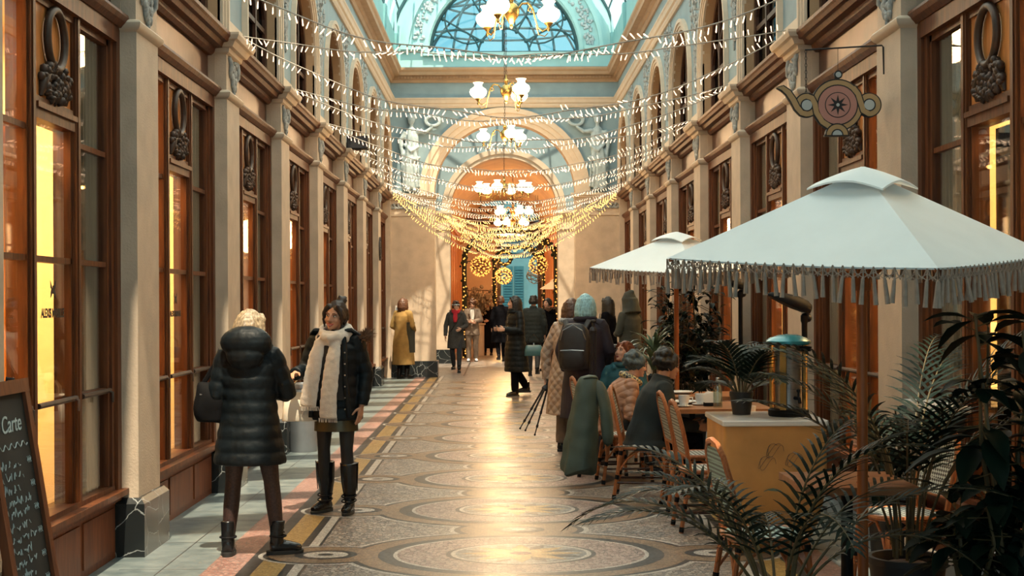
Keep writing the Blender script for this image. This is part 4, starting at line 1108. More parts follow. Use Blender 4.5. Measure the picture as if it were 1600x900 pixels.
# ================================================================== CHAIRS AND TABLES
def make_chair(label, loc, rz, wv='weave', scale=1.0):
    r = thing('bistro_chair', label, 'chair', loc, rz, 'rattan bistro chairs', scale=scale)
    S = .42; W = .20
    def rr(z, k, n=24): # rounded seat outline
        o = []
        for i in range(n):
            a = 2 * PI * i / n; ca, sa = cos(a), sin(a); e = (abs(ca) ** 3.2 + abs(sa) ** 3.2) ** (-1 / 3.2)
            o.append(V((W * k * ca * e * (1 + .05 * -sa), W * k * sa * e, z)))
        return o
    G().tube(rr(S, 1.0), .016, 8, closed=True).build('seat_frame', M['cane'], r, smooth=True)
    g = G(); g.loft([rr(S - .012, .96), rr(S + .008, .98), rr(S + .012, .9)]); g.build('seat', M[wv], r)
    for sx in (-1, 1):
        f = [V((sx * .175, -.165, S)), V((sx * .19, -.20, .0))]; b = [V((sx * .16, .17, S + .0)), V((sx * .175, .235, 0))]
        for pts in (f, b):
            g = G(); g.tube(pts, .0155, 8); lg = g.build('leg', M['cane'], r, smooth=True)
            g = G()
            for t in (.06, .52, .9): c = pts[0].lerp(pts[1], t); d = (pts[1] - pts[0]).normalized(); g.tube([c, c + d * .035], .0175, 8)
            g.build('binding', M['black'], lg)
    g = G()
    q = [V((-.187, -.187, .14)), V((.187, -.187, .14)), V((.172, .215, .14)), V((-.172, .215, .14))]
    for a, b in ((0, 1), (1, 2), (2, 3), (3, 0)): g.tube([q[a], q[b]], .010, 6)
    g.build('stretcher', M['wooddark'], r)
    g = G()
    for sx in (-1, 1):
        g.tube([(sx * .187, -.185, .22), (sx * .17, -.12, .33), (sx * .165, -.03, .395), (sx * .165, .03, .395), (sx * .165, .12, .33), (sx * .172, .20, .22)], .0085, 6)
        y = -.18 if sx < 0 else .20
        g.tube([(-.18, y, .22), (-.12, y, .33), (-.04, y * .95, .39), (.04, y * .95, .39), (.12, y, .33), (.18, y, .22)], .0085, 6)
    g.build('curved_brace', M['cane'], r, smooth=True)
    bk = [V((-.17, .165, S - .02)), V((-.185, .195, .58)), V((-.19, .225, .72)), V((-.16, .25, .83)), V((-.09, .262, .885)), V((0, .266, .90)), V((.09, .262, .885)), V((.16, .25, .83)), V((.19, .225, .72)), V((.185, .195, .58)), V((.17, .165, S - .02))]
    G().tube(bk, .0155, 8).build('back_frame', M['cane'], r, smooth=True)
    g = G(); zs = [.53 + i * .03 for i in range(12)]; L, R_ = [], []
    rings = []
    for z in zs:
        t = (z - .53) / .345; w = .182 if z < .72 else .182 * math.sqrt(max(0.03, 1 - ((z - .72) / .165) ** 2)); y = .187 + .075 * t
        rings.append([V((-w, y - .006, z)), V((w, y - .006, z)), V((w, y + .006, z)), V((-w, y + .006, z))])
    g.loft(rings); g.build('woven_back', M[wv], r)
    g = G(); g.tube([(-.18, .19, .525), (.18, .19, .525)], .011, 6); g.build('back_rail', M['cane'], r)
    return r
c0 = make_chair('rattan bistro chair with woven back that the dark coated man sits on', (1.04, 11.45, 0), PI / 2 - .16)
dup(c0, 'empty rattan bistro chair leaning beside the ochre counter, nearer the aisle', (1.34, 9.86, 0), PI / 2 + .04)
dup(c0, 'empty rattan bistro chair behind the one by the counter, at the cup table', (1.36, 10.80, 0), PI / 2 + .04)
c3 = make_chair('rattan bistro chair with teal checked seat behind the foreground palm', (1.20, 7.1, 0), PI / 2 + .1, 'weaveteal')
dup(c0, 'rattan bistro chair with woven back right of the small wooden table', (2.08, 7.75, 0), -PI / 2 + .2)
def make_table(name, label, loc, w, d, z, rnd_=False):
    r = thing(name, label, 'table', loc, group='cafe tables')
    g = G()
    if rnd_: g.lathe([(w, z - .03), (w + .005, z - .015), (w, z)], n=36)
    else: g.box(-w, w, -d, d, z - .035, z)
    g.build('table_top', M['tablewood'], r)
    if not rnd_:
        pass
    G().lathe([(.045, .03), (.03, .06), (.028, z - .06), (.12, z - .035)], n=14).build('pedestal', M['black'], r, smooth=True)
    g = G()
    for i in range(4):
        a = PI / 4 + PI / 2 * i; g.tube([(0, 0, .07), (.14 * cos(a), .14 * sin(a), .05), (.26 * cos(a), .26 * sin(a), .012)], [.025, .02, .014], 7)
    g.build('foot', M['black'], r, smooth=True)
    return r
make_table('cafe_table', 'small wooden table behind the large parasol pole', (1.50, 6.62, 0), .26, .30, .755)
T1 = V((1.62, 11.55, 0)); make_table('cafe_table', 'wooden table with cups and a bottle before the seated man', T1, .42, .42, .74)
T2 = V((1.64, 12.95, 0)); make_table('cafe_table', 'wooden table behind the cup table where two women sit', T2, .40, .36, .74)
T3 = V((1.84, 10.30, 0)); make_table('cafe_table', 'wooden table directly behind the ochre counter', T3, .30, .34, .74)
tz = .74
cup = thing('coffee_cup', 'white cup on the cup table, nearest the seated man', 'cup', (T1.x - .26, T1.y - .16, tz), group='white cups')
g = G(); g.lathe([(.022, .004), (.034, .02), (.044, .06), (.047, .095), (.043, .095), (.038, .03), (.01, .02)], n=18); g.build('bowl', M['porcelain'], cup, smooth=True)
G().tube([(.042, 0, .075), (.07, 0, .075), (.072, 0, .045), (.038, 0, .035)], .006, 6).build('handle', M['porcelain'], cup, smooth=True)
g = G(); g.lathe([(.035, 0), (.07, .008), (.072, .012), (.03, .006)], n=20); g.build('saucer', M['porcelain'], cup, smooth=True)
dup(cup, 'white cup on the cup table, beside the paper napkins', (T1.x - .10, T1.y + .02, tz), 1.2)
dup(cup, 'white cup on the table directly behind the counter', (T3.x - .16, T3.y - .1, tz), 2.2)
b = thing('water_bottle', 'clear glass water bottle standing on the cup table', 'bottle', (T1.x + .0, T1.y - .25, tz))
g = G(); g.lathe([(.036, 0), (.038, .01), (.038, .13), (.03, .16), (.016, .18), (.015, .22), (.012, .22), (.012, .18), (.033, .12), (.033, .01)], n=18); g.build('glass_body', M['clear'], b, smooth=True)
G().lathe([(.017, .205), (.017, .235), (.014, .24)], n=12).build('cap', M['steel'], b)
nap = thing('napkin_holder', 'holder with white paper napkins on the cup table', 'napkins', (T1.x - .02, T1.y - .10, tz))
G().box(-.07, .07, -.03, .03, 0, .03).build('holder', M['black'], nap)
g = G()
for i in range(7): g.box(-.06, .06, -.003, .003, 0, .10, M=Matrix.Translation((0, -.021 + i * .007, .012)) @ Matrix.Rotation(-.25 + i * .08, 4, 'Y'))
g.build('paper_napkins', M['paper'], nap)
pl = thing('dinner_plate', 'white plate on the cup table in front of the man', 'plate', (T1.x - .22, T1.y + .2, tz))
g = G(); g.lathe([(.07, 0), (.11, .012), (.13, .02), (.128, .024), (.07, .008)], n=28); g.build('dish', M['porcelain'], pl, smooth=True)
pl2 = dup(pl, 'white plate on the table where two women sit', (T2.x - .1, T2.y + .05, tz))
mn = thing('folded_menu', 'white folded menu lying on the table behind the counter', 'menu', (T3.x + .1, T3.y + .05, tz), .4)
G().box(-.1, .1, -.14, .14, 0, .004).build('cover', M['paper'], mn); 
# ---- ochre counter with its urn
CX0, CX1, CY0, CY1, CZ = 1.26, 1.91, 8.75, 9.5, .85
r = thing('serving_counter', 'ochre counter with white marble top and rounded painted base', 'counter', ((CX0 + CX1) / 2, (CY0 + CY1) / 2, 0))
wx, wy = (CX1 - CX0) / 2, (CY1 - CY0) / 2
def rc(z, k, rad=.06, n=6):
    o = []
    for sx, sy, a0 in ((1, 1, 0), (-1, 1, PI / 2), (-1, -1, PI), (1, -1, 3 * PI / 2)):
        for i in range(n + 1): a = a0 + PI / 2 * i / n; o.append(V((sx * (wx * k - rad) + rad * cos(a), sy * (wy * k - rad) + rad * sin(a), z)))
    return o
g = G(); g.loft([rc(.0, .60), rc(.03, .66), rc(.12, .78), rc(.22, .88), rc(.33, .95), rc(.42, .985, .04), rc(.50, .99, .03), rc(.82, .99, .03)]); cb = g.build('body', M['counter'], r, smooth=True)
g = G(); g.loft([rc(.815, 1.0, .02), rc(.82, 1.02, .02), rc(.845, 1.02, .02), rc(.85, 1.01, .02)]); g.build('marble_top', M['whitemarble'], r)
g = G()
def motif(cy, cz, ry, rz_, face):
    pts = []
    for i in range(24):
        a = 2 * PI * i / 24; u, z = cy + ry * cos(a), cz + rz_ * sin(a)
        k = .99 if z > .45 else (.60 + .39 * min(1, (z / .45)) ** .55)
        pts.append(V((-wx * k - .004, u, z)) if face == 'l' else V((u, -wy * k - .004, z)))
    if face == 'l': pts.reverse()
    g.add(pts, [tuple(range(24))])
motif(-.12, .24, .10, .17, 'l'); motif(.18, .26, .07, .16, 'l'); g.build('painted_motif', M['counterpaint'], r)
g = G(); motif(-.02, .30, .11, .13, 'f'); g.build('painted_oval', mat('sage_paint', (.16, .23, .19), .6), r)
g = G(); q = random.Random(6)
for (u, z) in ((-.05, .58), (.0, .66), (.12, .60)):
    for j in range(2):
        pts = [V((u + .05 * cos(t + j) * (1 + .2 * j), -wy * .99 - .003, z + .04 * sin(2 * t + j) + .01 * j)) for t in [i * .35 for i in range(12)]]; g.tube(pts, .0011, 4)
for j in range(3): g.tube([V((-wx * .99 - .003, .2 - .1 * j + .04 * sin(t * 2 + j), .5 + .02 * t)) for t in [i * .6 for i in range(12)]], .0025, 4)
g.build('painted_line_drawing', M['counterpaint'], r)
u = thing('tea_urn', 'steel and brass tea urn with teal lid on the marble counter', 'urn', (1.74, 9.12, .85), .3)
g = G(); g.lathe([(.125, 0), (.13, .01), (.13, .04), (.115, .05)], n=28); g.build('base', M['black'], u, smooth=True)
g = G(); g.lathe([(.085, .05), (.085, .45), (.09, .46)], n=28); g.build('steel_cylinder', M['steel'], u, smooth=True)
for i in range(4):
    a = PI / 4 + PI / 2 * i; G().box(-.02, .02, -.008, .008, .045, .465, M=Matrix.Translation((.112 * cos(a), .112 * sin(a), 0)) @ Matrix.Rotation(a + PI / 2, 4, 'Z')).build('brass_post', M['brass'], u)
g = G(); g.lathe([(.135, .46), (.145, .47), (.145, .485), (.12, .505), (.06, .525), (.005, .53)], n=28); g.build('lid', M['tealid'], u, smooth=True)
g = G(); g.tube([(.0, -.085, .12), (0, -.14, .12), (0, -.15, .09)], .012, 8); g.tube([(0, -.13, .12), (0, -.13, .16)], .006, 6); g.ell((0, -.13, .17), .013, 8); g.build('tap', M['black'], u, smooth=True)
g = G(); g.lathe([(.035, 0), (.04, .03), (.02, .035)], (.07, -.10, .42), 10); g.build('clamp', M['black'], u)
def heater(label, loc, rz, H, s):
    r = thing('heater_lamp', label, 'heater lamp', loc, rz, group='black heater lamps')
    G().lathe([(.16, 0), (.16, .02), (.04, .04), (.025, .06)], n=20).build('base', M['black'], r, smooth=True)
    G().lathe([(.022, .03), (.022, H), (.03, H + .02), (.03, H + .06), (.012, H + .08)], n=12).build('pole', M['black'], r, smooth=True)
    g = G(); Mx = Matrix.Rotation(.38, 3, 'Y')
    rings = []
    for t, w, h in ((.04, .05, .05), (0, .075, .07), (-.08, .085, .075), (-.18, .08, .06), (-.27, .05, .035), (-.31, .015, .012)):
        rings.append([Mx @ V((t, w * cos(a), h * max(-.35, sin(a)))) + V((0, 0, H + .11)) for a in [2 * PI * i / 14 for i in range(14)]])
    g.loft(rings); g.build('hood', M['black'], r, smooth=True)
    g = G(); g.tube([(0, 0, H + .02), (.03, 0, H + .06), (.02, 0, H + .12)], .02, 8); g.ell((.03, 0, H + .04), .03, 8); g.build('hinge', M['iron'], r, smooth=True)
    return r
heater('black hooded heater lamp on a pole between urn and parasol pole', (2.20, 10.75, 0), .1, 1.42, 1)
heater('black hooded heater lamp further back under the second parasol', (2.20, 13.6, 0), .1, 1.62, 1)
# ---- sage coat hung over an unseen seat back, resting on its own chair
c5 = dup(c0, 'rattan bistro chair covered by the sage green coat', (.98, 12.42, 0), PI / 2 + .1)
r = thing('draped_coat', 'sage green coat draped over a chair back beside the aisle', 'coat', (.64, 12.18, 0), .35)
g = G(); q = random.Random(12); rings = []
for j in range(13):
    t = j / 12; z = .965 - .86 * t; rx = .085 + .085 * t ** .7; ry = .06 + .07 * t ** .6; n = 30
    rings.append([V((rx * cos(a) * (1 + .10 * t * sin(5 * a + 1) + .05 * t * sin(9 * a)) - .10 * t, ry * sin(a) * (1 + .18 * t * sin(4 * a + 2)), z + .03 * t * sin(3 * a))) for a in [2 * PI * i / n for i in range(n)]])
g.loft(rings); g.build('coat_body', M['greencoat'], r, smooth=True, sub=1, noise=(.012, 9))
g = G(); g.tube([(.06, -.04, .93), (.11, -.09, .75), (.12, -.12, .52), (.12, -.13, .34)], [(.05, .03), (.06, .04), (.058, .042), (.055, .045)], 12); g.build('coat_sleeve', M['greencoat'], r, smooth=True, sub=1, noise=(.008, 14))
g = G(); g.tube([(-.075, -.03, .93), (0, -.06, .955), (.08, -.03, .93)], [(.018, .012)] * 3, 8); g.build('collar', M['greencoat'], r, smooth=True, sub=1)

# ================================================================== PLANTS
def frond(q, L, e0, e1, leaf=.30, width=.018, n=20, start=.25):
    """one feather leaf in its local frame, growing along +x and up"""
    st, lf = G(), G(); pts = []; p = V((0, 0, 0)); N = 16
    for i in range(N + 1):
        pts.append(p.copy()); e = e0 + (e1 - e0) * (i / N) ** 1.25; p = p + V((cos(e), 0, sin(e))) * (L / N)
    st.tube(pts, [.008 * (1 - .8 * i / N) for i in range(N + 1)], 5)
    for i in range(n):
        t = start + (1 - start) * i / (n - 1); k = min(N - 1, int(t * N)); b = pts[k].lerp(pts[k + 1], t * N - k); tg = (pts[k + 1] - pts[k]).normalized()
        u = (t - start) / (1 - start); l = leaf * (.45 + .75 * sin(PI * min(1, u * .85 + .12))) * (1 - .35 * u)
        for s in (-1, 1):
            d = (tg * (.55 + .5 * u) + V((0, s * (1 - .45 * u), .18))).normalized(); c = b.copy(); w0 = width
            prev = None; rows = []
            for j in range(5):
                f = j / 4; w = w0 * (.35 + sin(PI * (.15 + .8 * f))) * (1 - f * .75) if j < 4 else .0008
                sd = tg.cross(V((0, 0, 1))); sd = (tg - d * tg.dot(d)).normalized()
                rows.append((c - sd * w, c + sd * w)); dd = (d + V((0, 0, -.62 * f * (1 + q.uniform(-.2, .3))))).normalized(); c = c + dd * (l / 4)
            lf.add([x for r_ in rows for x in r_], [(2 * j, 2 * j + 1, 2 * j + 3, 2 * j + 2) for j in range(4)])
    return st, lf
def palm(label, loc, n, L, z0, mtl='leaf', seed=0, leaf=.28, width=.016, pot=(.19, .34), name='potted_palm', er=(1.45, .45), az=None, potmat='pot', nl=20, bare=.25):
    q = random.Random(seed); r = thing(name, label, 'palm', loc)
    pr, ph = pot
    g = G(); g.lathe([(pr * .78, 0), (pr, ph), (pr * 1.05, ph), (pr * 1.05, ph + .03), (pr * .92, ph + .03), (pr * .9, ph - .02)], n=24); g.build('pot', M[potmat], r, smooth=True)
    G().lathe([(pr * .9, ph - .03), (pr * .5, ph + .0), (.01, ph + .01)], n=16).build('soil', M['wooddark'], r)
    for i in range(n):
        a = az[i % len(az)] + q.gauss(0, .12) if az else i * 2.4 + q.uniform(-.3, .3)
        e0 = q.uniform(*sorted(er)) if i else 1.45
        l = L * q.uniform(.78, 1.12); st, lf = frond(q, l, e0 + .1, e0 - q.uniform(1.0, 1.9), leaf * q.uniform(.85, 1.15), width, nl, bare)
        Mx = Matrix.Translation((pr * .35 * cos(a), pr * .35 * sin(a), z0)) @ Matrix.Rotation(a, 4, 'Z')
        for gg_ in (st, lf): gg_.v = [tuple(Mx @ V(p)) for p in gg_.v]
        s_ = st.build('stem', M['stem'], r); lf.build('frond', M[mtl], s_)
    return r
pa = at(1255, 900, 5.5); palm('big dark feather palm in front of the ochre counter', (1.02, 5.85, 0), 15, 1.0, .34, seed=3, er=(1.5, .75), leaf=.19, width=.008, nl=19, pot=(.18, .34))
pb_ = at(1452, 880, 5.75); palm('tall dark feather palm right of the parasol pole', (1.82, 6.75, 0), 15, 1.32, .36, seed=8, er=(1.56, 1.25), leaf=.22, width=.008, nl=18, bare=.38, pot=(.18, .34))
palm('small dark palm standing on the marble counter', (1.46, 9.26, .85), 12, .52, .12, seed=14, er=(1.45, .3), leaf=.20, width=.011, pot=(.075, .12), potmat='pot', nl=15)
def strap_plant(label, loc, n, L, z0, mtl, seed, w=.016, pot=(.17, .5)):
    q = random.Random(seed); r = thing('potted_dracaena', label, 'plant', loc); pr, ph = pot
    g = G(); g.lathe([(pr * .8, 0), (pr, ph), (pr * .9, ph), (pr * .88, ph - .03)], n=24); g.build('pot', M['pot'], r, smooth=True)
    G().tube([(0, 0, ph - .05), (.01, 0, z0)], [.025, .018], 8).build('trunk', M['stem'], r)
    g = G()
    for i in range(n):
        a = i * 2.4; e = q.uniform(.35, 1.45); l = L * q.uniform(.7, 1.1); p = V((.015 * cos(a), .015 * sin(a), z0 - q.random() * .25)); rows = []
        for j in range(8):
            f = j / 7; ww = w * (1 - f ** 2.2) + .001; sd = V((-sin(a), cos(a), 0)); rows.append((p - sd * ww, p + sd * ww))
            e2 = e - 1.9 * f ** 1.4; p = p + V((cos(a) * cos(e2), sin(a) * cos(e2), sin(e2))) * (l / 7)
        g.add([x for q_ in rows for x in q_], [(2 * j, 2 * j + 1, 2 * j + 3, 2 * j + 2) for j in range(7)])
    g.build('strap_leaves', M[mtl], r, smooth=True); return r
strap_plant('pale striped dracaena behind the seated woman, beside the second parasol', (1.46, 14.5, 0), 46, .52, 1.12, 'leaf3', 4)
def bush(label, loc, z0, z1, rad, n, ll, mtl, seed, pot=(.19, .42), stems=7):
    q = random.Random(seed); r = thing('potted_shrub', label, 'shrub', loc); pr, ph = pot
    g = G(); g.lathe([(pr * .8, 0), (pr, ph), (pr * .9, ph), (pr * .88, ph - .03)], n=24); g.build('pot', M['pot'], r, smooth=True)
    sg, lg = G(), G(); ends = []
    for i in range(stems):
        a = i * 2.4; e = V((rad * .7 * cos(a) * q.random() ** .5, rad * .7 * sin(a) * q.random() ** .5, z0 + (z1 - z0) * q.uniform(.6, 1)))
        b_ = V((.04 * cos(a), .04 * sin(a), ph - .03)); m_ = b_.lerp(e, .5) + V((.05 * cos(a + 1), .05 * sin(a + 1), .05)); sg.tube([b_, m_, e], [.014, .010, .005], 6); ends.append((b_, m_, e))
    for i in range(n):
        b_, m_, e = ends[i % stems]; t = q.uniform(.25, 1); p = (b_.lerp(m_, t * 2) if t < .5 else m_.lerp(e, t * 2 - 1))
        if p.z < z0: p.z = z0 + q.random() * (z1 - z0) * .5
        d = V((q.gauss(0, 1), q.gauss(0, 1), q.gauss(.1, .6))).normalized(); c0_ = p + d * q.uniform(0, rad * .5); l = ll * q.uniform(.7, 1.2)
        sd = d.cross(V((0, 0, 1))); sd = sd.normalized() if sd.length > .01 else V((1, 0, 0)); up = sd.cross(d); rows = []
        for j in range(5):
            f = j / 4; w = l * .26 * sin(PI * (.06 + .92 * f)); c_ = c0_ + d * (l * f) - V((0, 0, l * .35 * f * f))
            rows.append((c_ - sd * w + up * w * .35, c_, c_ + sd * w + up * w * .35))
        lg.add([x for q_ in rows for x in q_], [(3 * j + k, 3 * j + k + 1, 3 * j + k + 4, 3 * j + k + 3) for j in range(4) for k in (0, 1)])
        sg.tube([p, c0_], .003, 4)
    sg.build('stems', M['stem'], r); lg.build('foliage', M[mtl], r, smooth=True); return r
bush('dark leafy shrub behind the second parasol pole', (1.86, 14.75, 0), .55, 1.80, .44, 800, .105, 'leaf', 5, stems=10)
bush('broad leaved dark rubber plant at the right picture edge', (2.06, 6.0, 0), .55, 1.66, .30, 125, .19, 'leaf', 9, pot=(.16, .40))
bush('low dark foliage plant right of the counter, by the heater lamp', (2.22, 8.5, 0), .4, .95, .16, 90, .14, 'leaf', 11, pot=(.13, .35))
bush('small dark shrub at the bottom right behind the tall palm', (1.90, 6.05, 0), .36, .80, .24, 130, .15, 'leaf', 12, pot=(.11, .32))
# dried flower bouquet in the passage
p = at(748, 470, 41.5); q = random.Random(3)
r = thing('dried_bouquet', 'huge pale dried flower bouquet on a pedestal in the passage', 'bouquet', (p.x, 41.5, 0))
G().lathe([(.16, 0), (.16, .9), (.2, .92), (.2, .96)], n=20).build('pedestal', M['stone2'], r)
G().lathe([(.08, .96), (.14, 1.05), (.1, 1.2), (.12, 1.25)], n=18).build('vase', M['terracotta'], r, smooth=True)
g = G()
for i in range(170):
    d = V((q.gauss(0, 1), q.gauss(0, 1), q.gauss(.2, .9))).normalized(); c = V((0, 0, 1.62)) + d * q.uniform(.15, .46)
    g.tube([(0, 0, 1.2), c], .004, 4); g.ell(c, (q.uniform(.03, .06), q.uniform(.03, .06), q.uniform(.03, .07)), 6)
g.build('dried_flowers', M['dry'], r)

ms = thing('menu_stand', 'black menu stand behind the auburn haired woman, in front of the hooded person', 'menu stand', (1.16, 15.2, 0), .1)
G().box(-.16, .16, -.05, .05, .03, 1.10).build('panel', M['black'], ms); G().box(-.19, .19, -.07, .07, 1.10, 1.13).build('top_rail', M['grey'], ms); G().box(-.2, .2, -.16, .16, 0, .03).build('base', M['black'], ms)

# ================================================================== CURTAINS AND GOODS IN THE SHOPS
def curtain_mesh(w, z0, z1, mtl, name, parent=None, seed=0, depth=.03, taper=0):
    g = G(); n = 60; q = random.Random(seed); ph = q.uniform(0, 6); rows = []
    for z in [z0 + (z1 - z0) * j / 6 for j in range(7)]:
        k = 1 - taper * (1 - (z - z0) / (z1 - z0)); rows.append([V((depth * sin(i * 1.05 + ph + .2 * sin(z)), (-w + 2 * w * i / n) * k, z)) for i in range(n + 1)])
    vs = [p for r_ in rows for p in r_] + [p + V((-.004, 0, 0)) for r_ in rows for p in r_]; m_ = n + 1; o = len(rows) * m_
    fs = [(j * m_ + i, j * m_ + i + 1, (j + 1) * m_ + i + 1, (j + 1) * m_ + i) for j in range(6) for i in range(n)]
    g.add(vs, fs + [tuple(x + o for x in f[::-1]) for f in fs])
    return g.build(name, mtl, parent, smooth=True)
cur = None
for s in (-1, 1):
    for k in range(-1, 7):
        lab = f'greige curtain behind the far pane of the {ORD[k + 1]} shop front on the {sidew[s]}'
        if cur is None: cur = curtain_mesh(.335, .46, 3.2, M['curtain'], 'curtain'); o = cur
        else: o = cur.copy(); col.objects.link(o)
        o.location = (s * (HW + .215), bay_y(k) + .74, 0); o.rotation_euler = (0, 0, 0 if s < 0 else PI)
        tag(o, lab, 'curtain', 'greige curtains in the shop fronts')
o = curtain_mesh(.26, .46, 2.58, M['drape'], 'silk_drape', seed=3, depth=.035, taper=.25); o.location = (-HW - .42, bay_y(-1) + .14, 0)
tag(o, 'orange silk drape hanging behind the door pane with the shop name', 'drape')
o = curtain_mesh(.22, .46, 2.58, M['drape'], 'silk_drape', seed=5, depth=.03, taper=.3); o.location = (-HW - .42, bay_y(0) - .1, 0)
tag(o, 'orange silk drape in the second shop front on the left', 'drape')
o = curtain_mesh(.16, .46, 2.58, M['blackcloth'], 'black_drape', seed=7, taper=.1); o.location = (HW + .34, bay_y(-1) + .24, 0)
tag(o, 'black drape at the left of the nearest door opening on the right', 'drape')
# white shopping bag and wooden chest inside the first left shop
o = thing('garment_bag', 'white bag hanging inside the first left shop window', 'bag', (-HW - .5, bay_y(-1) + .1, .78))
g = G(); g.loft([[V((x * k, y * k * 1.3, z)) for x, y in ((-.03, -.10), (.03, -.10), (.03, .10), (-.03, .10))] for z, k in ((0, .35), (.12, .8), (.24, 1), (.26, .9))]); g.build('pouch', M['whitebag'], o)
G().tube([(0, -.06, .25), (0, -.03, .36), (0, .03, .36), (0, .06, .25)], .008, 6).build('strap', M['whitebag'], o)
def cabinet(label, loc, w, d, h, s):
    r = thing('display_cabinet', label, 'cabinet', loc)
    G().box(-d, d, -w, w, 0, h).build('carcass', M['tablewood'], r)
    for j in range(3):
        f = G().box(s * d, s * (d + .015), -w + .03, w - .03, .05 + j * (h - .08) / 3, (j + 1) * (h - .08) / 3).build('drawer', M['woodlit'], r) if s > 0 else G().box(-d - .015, -d, -w + .03, w - .03, .05 + j * (h - .08) / 3, (j + 1) * (h - .08) / 3).build('drawer', M['woodlit'], r)
        for y in (-w * .5, w * .5): G().ell((s * (d + .025), y, .03 + (j + .5) * (h - .08) / 3), .015, 8).build('knob', M['brass'], f)
cabinet('reddish wooden chest inside the first left shop window', (-HW - 1.0, bay_y(-1) + .3, .10), .9, .25, .62, 1)
cabinet('reddish wooden chest inside the second left shop window', (-HW - 1.0, bay_y(0) + .2, .10), .9, .25, .62, 1)
# lit pastry shelf behind the right foreground shop front
sh = thing('pastry_shelf', 'white shelf of lit glass globes inside the right foreground window', 'shelf', (2.98, 8.62, .10))
G().box(-.2, .2, -.28, .28, 0, .86).build('cabinet_base', M['wooddark'], sh); G().box(-.24, .24, -.30, .30, .86, .90).build('marble_shelf', M['whitemarble'], sh)
for z in (1.25, 1.6): G().box(-.2, .2, -.28, .28, z, z + .02).build('glass_shelf', M['clear'], sh)
globe = None
for i in range(26):
    p = (2.98 + rnd.uniform(-.14, .14), 8.62 + rnd.uniform(-.24, .24), .10 + [.945, 1.315, 1.665][i % 3])
    if globe is None: globe = G().ell((0, 0, 0), .042, 10).build('light_globe', M['bulbgold'], smooth=True); o = globe
    else: o = globe.copy(); col.objects.link(o)
    o.location = p; tag(o, 'small glowing golden globe on the shelf behind the rubber plant', 'light globe', 'glowing globes in the right window')
wb = thing('planter_box', 'white rectangular planter box at the bottom right by the shop front', 'planter', (2.30, 7.55, 0))
g = G(); g.box(-.14, .14, -.3, .3, 0, .22); g.box(-.17, .17, -.33, .33, .22, .27); g.build('box', M['porcelain'], wb); G().box(-.13, .13, -.29, .29, .27, .275).build('soil', M['wooddark'], wb)
wl = thing('window_ledge_shelf', 'white serving ledge fixed under the nearest right window', 'ledge', (HW - .02, bay_y(-1) + .25, .98))
G().box(-.16, .03, -.32, .32, 0, .035).build('ledge_top', M['whitemarble'], wl)
for y in (-.2, .2): G().box(-.10, .03, y - .015, y + .015, -.12, 0).build('bracket', M['iron'], wl)
# ================================================================== PEOPLE
def xf(g, Mx): g.v = [tuple(Mx @ V(p)) for p in g.v]; return g
def hand(g, w, d, palm, side, curl=.5, s=1.0, spread=.12, pinch=False):
    """palm, four fingers and a thumb; w wrist, d direction, palm = palm normal, side = +1/-1 where the thumb sits along d x palm"""
    d = V(d).normalized(); palm = V(palm); palm = (palm - d * palm.dot(d)).normalized(); lat = d.cross(palm) * side
    w = V(w)
    g.tube([w - d * .02 * s, w + d * .02 * s, w + d * .055 * s, w + d * .085 * s], [(.026 * s, .019 * s), (.033 * s, .016 * s), (.040 * s, .015 * s), (.038 * s, .012 * s)], 10, ref=lat)
    for i, (off, L, r_) in enumerate(((.029, .070, .0085), (.010, .079, .0088), (-.010, .074, .0085), (-.028, .058, .0075))):
        p = w + d * (.078 * s) + lat * (off * s); ang = curl * (.55 + .12 * i) ; pts = [p - d * .02 * s, p]; dd = d + lat * (off * spread * 6)
        c = p
        for j, f in enumerate((.45, .32, .23)):
            ang2 = ang * (j + 1) * .8; v = (dd.normalized() * cos(ang2) + palm * sin(ang2)); c = c + v * (L * f * s); pts.append(c)
        g.tube(pts, [r_ * s, r_ * s, r_ * s * .98, r_ * s * .9, r_ * s * .72], 8)
        g.ell(pts[-1], r_ * s * .75, 6)
    p = w + d * .022 * s + lat * .026 * s; v1 = (d * .55 + lat * .75 + palm * .35).normalized(); v2 = (d * .85 + lat * .25 + palm * .45).normalized()
    g.tube([p - lat * .012 * s, p, p + v1 * .036 * s, p + v1 * .036 * s + v2 * .030 * s, p + v1 * .036 * s + v2 * .052 * s], [.012 * s, .0125 * s, .0105 * s, .0095 * s, .007 * s], 8)
def head_shape(g, Hm):
    k = G()
    k.ell((0, .012, .022), (.073, .092, .092), 16)
    k.tube([(0, -.03, .0), (0, -.042, -.04), (0, -.05, -.082), (0, -.052, -.105)], [(.066, .058), (.060, .052), (.042, .040), (.024, .024)], 14)
    k.ell((0, -.055, -.012), (.056, .034, .05), 12)
    k.tube([(0, -.083, .022), (0, -.097, -.004), (0, -.108, -.027), (0, -.092, -.036)], [.008, .0095, .0135, .010], 8)
    for s in (-1, 1):
        k.ell((s * .036, -.072, -.028), (.024, .018, .022), 8); k.ell((s * .076, .012, -.012), (.011, .020, .032), 8); k.ell((s * .028, -.078, .027), (.026, .012, .009), 8); k.ell((s * .012, -.094, -.032), (.009, .009, .007), 6)
    k.ell((0, -.083, -.104 + .012), (.020, .015, .015), 8)
    g_ = xf(k, Hm); g.add(g_.v, g_.f)
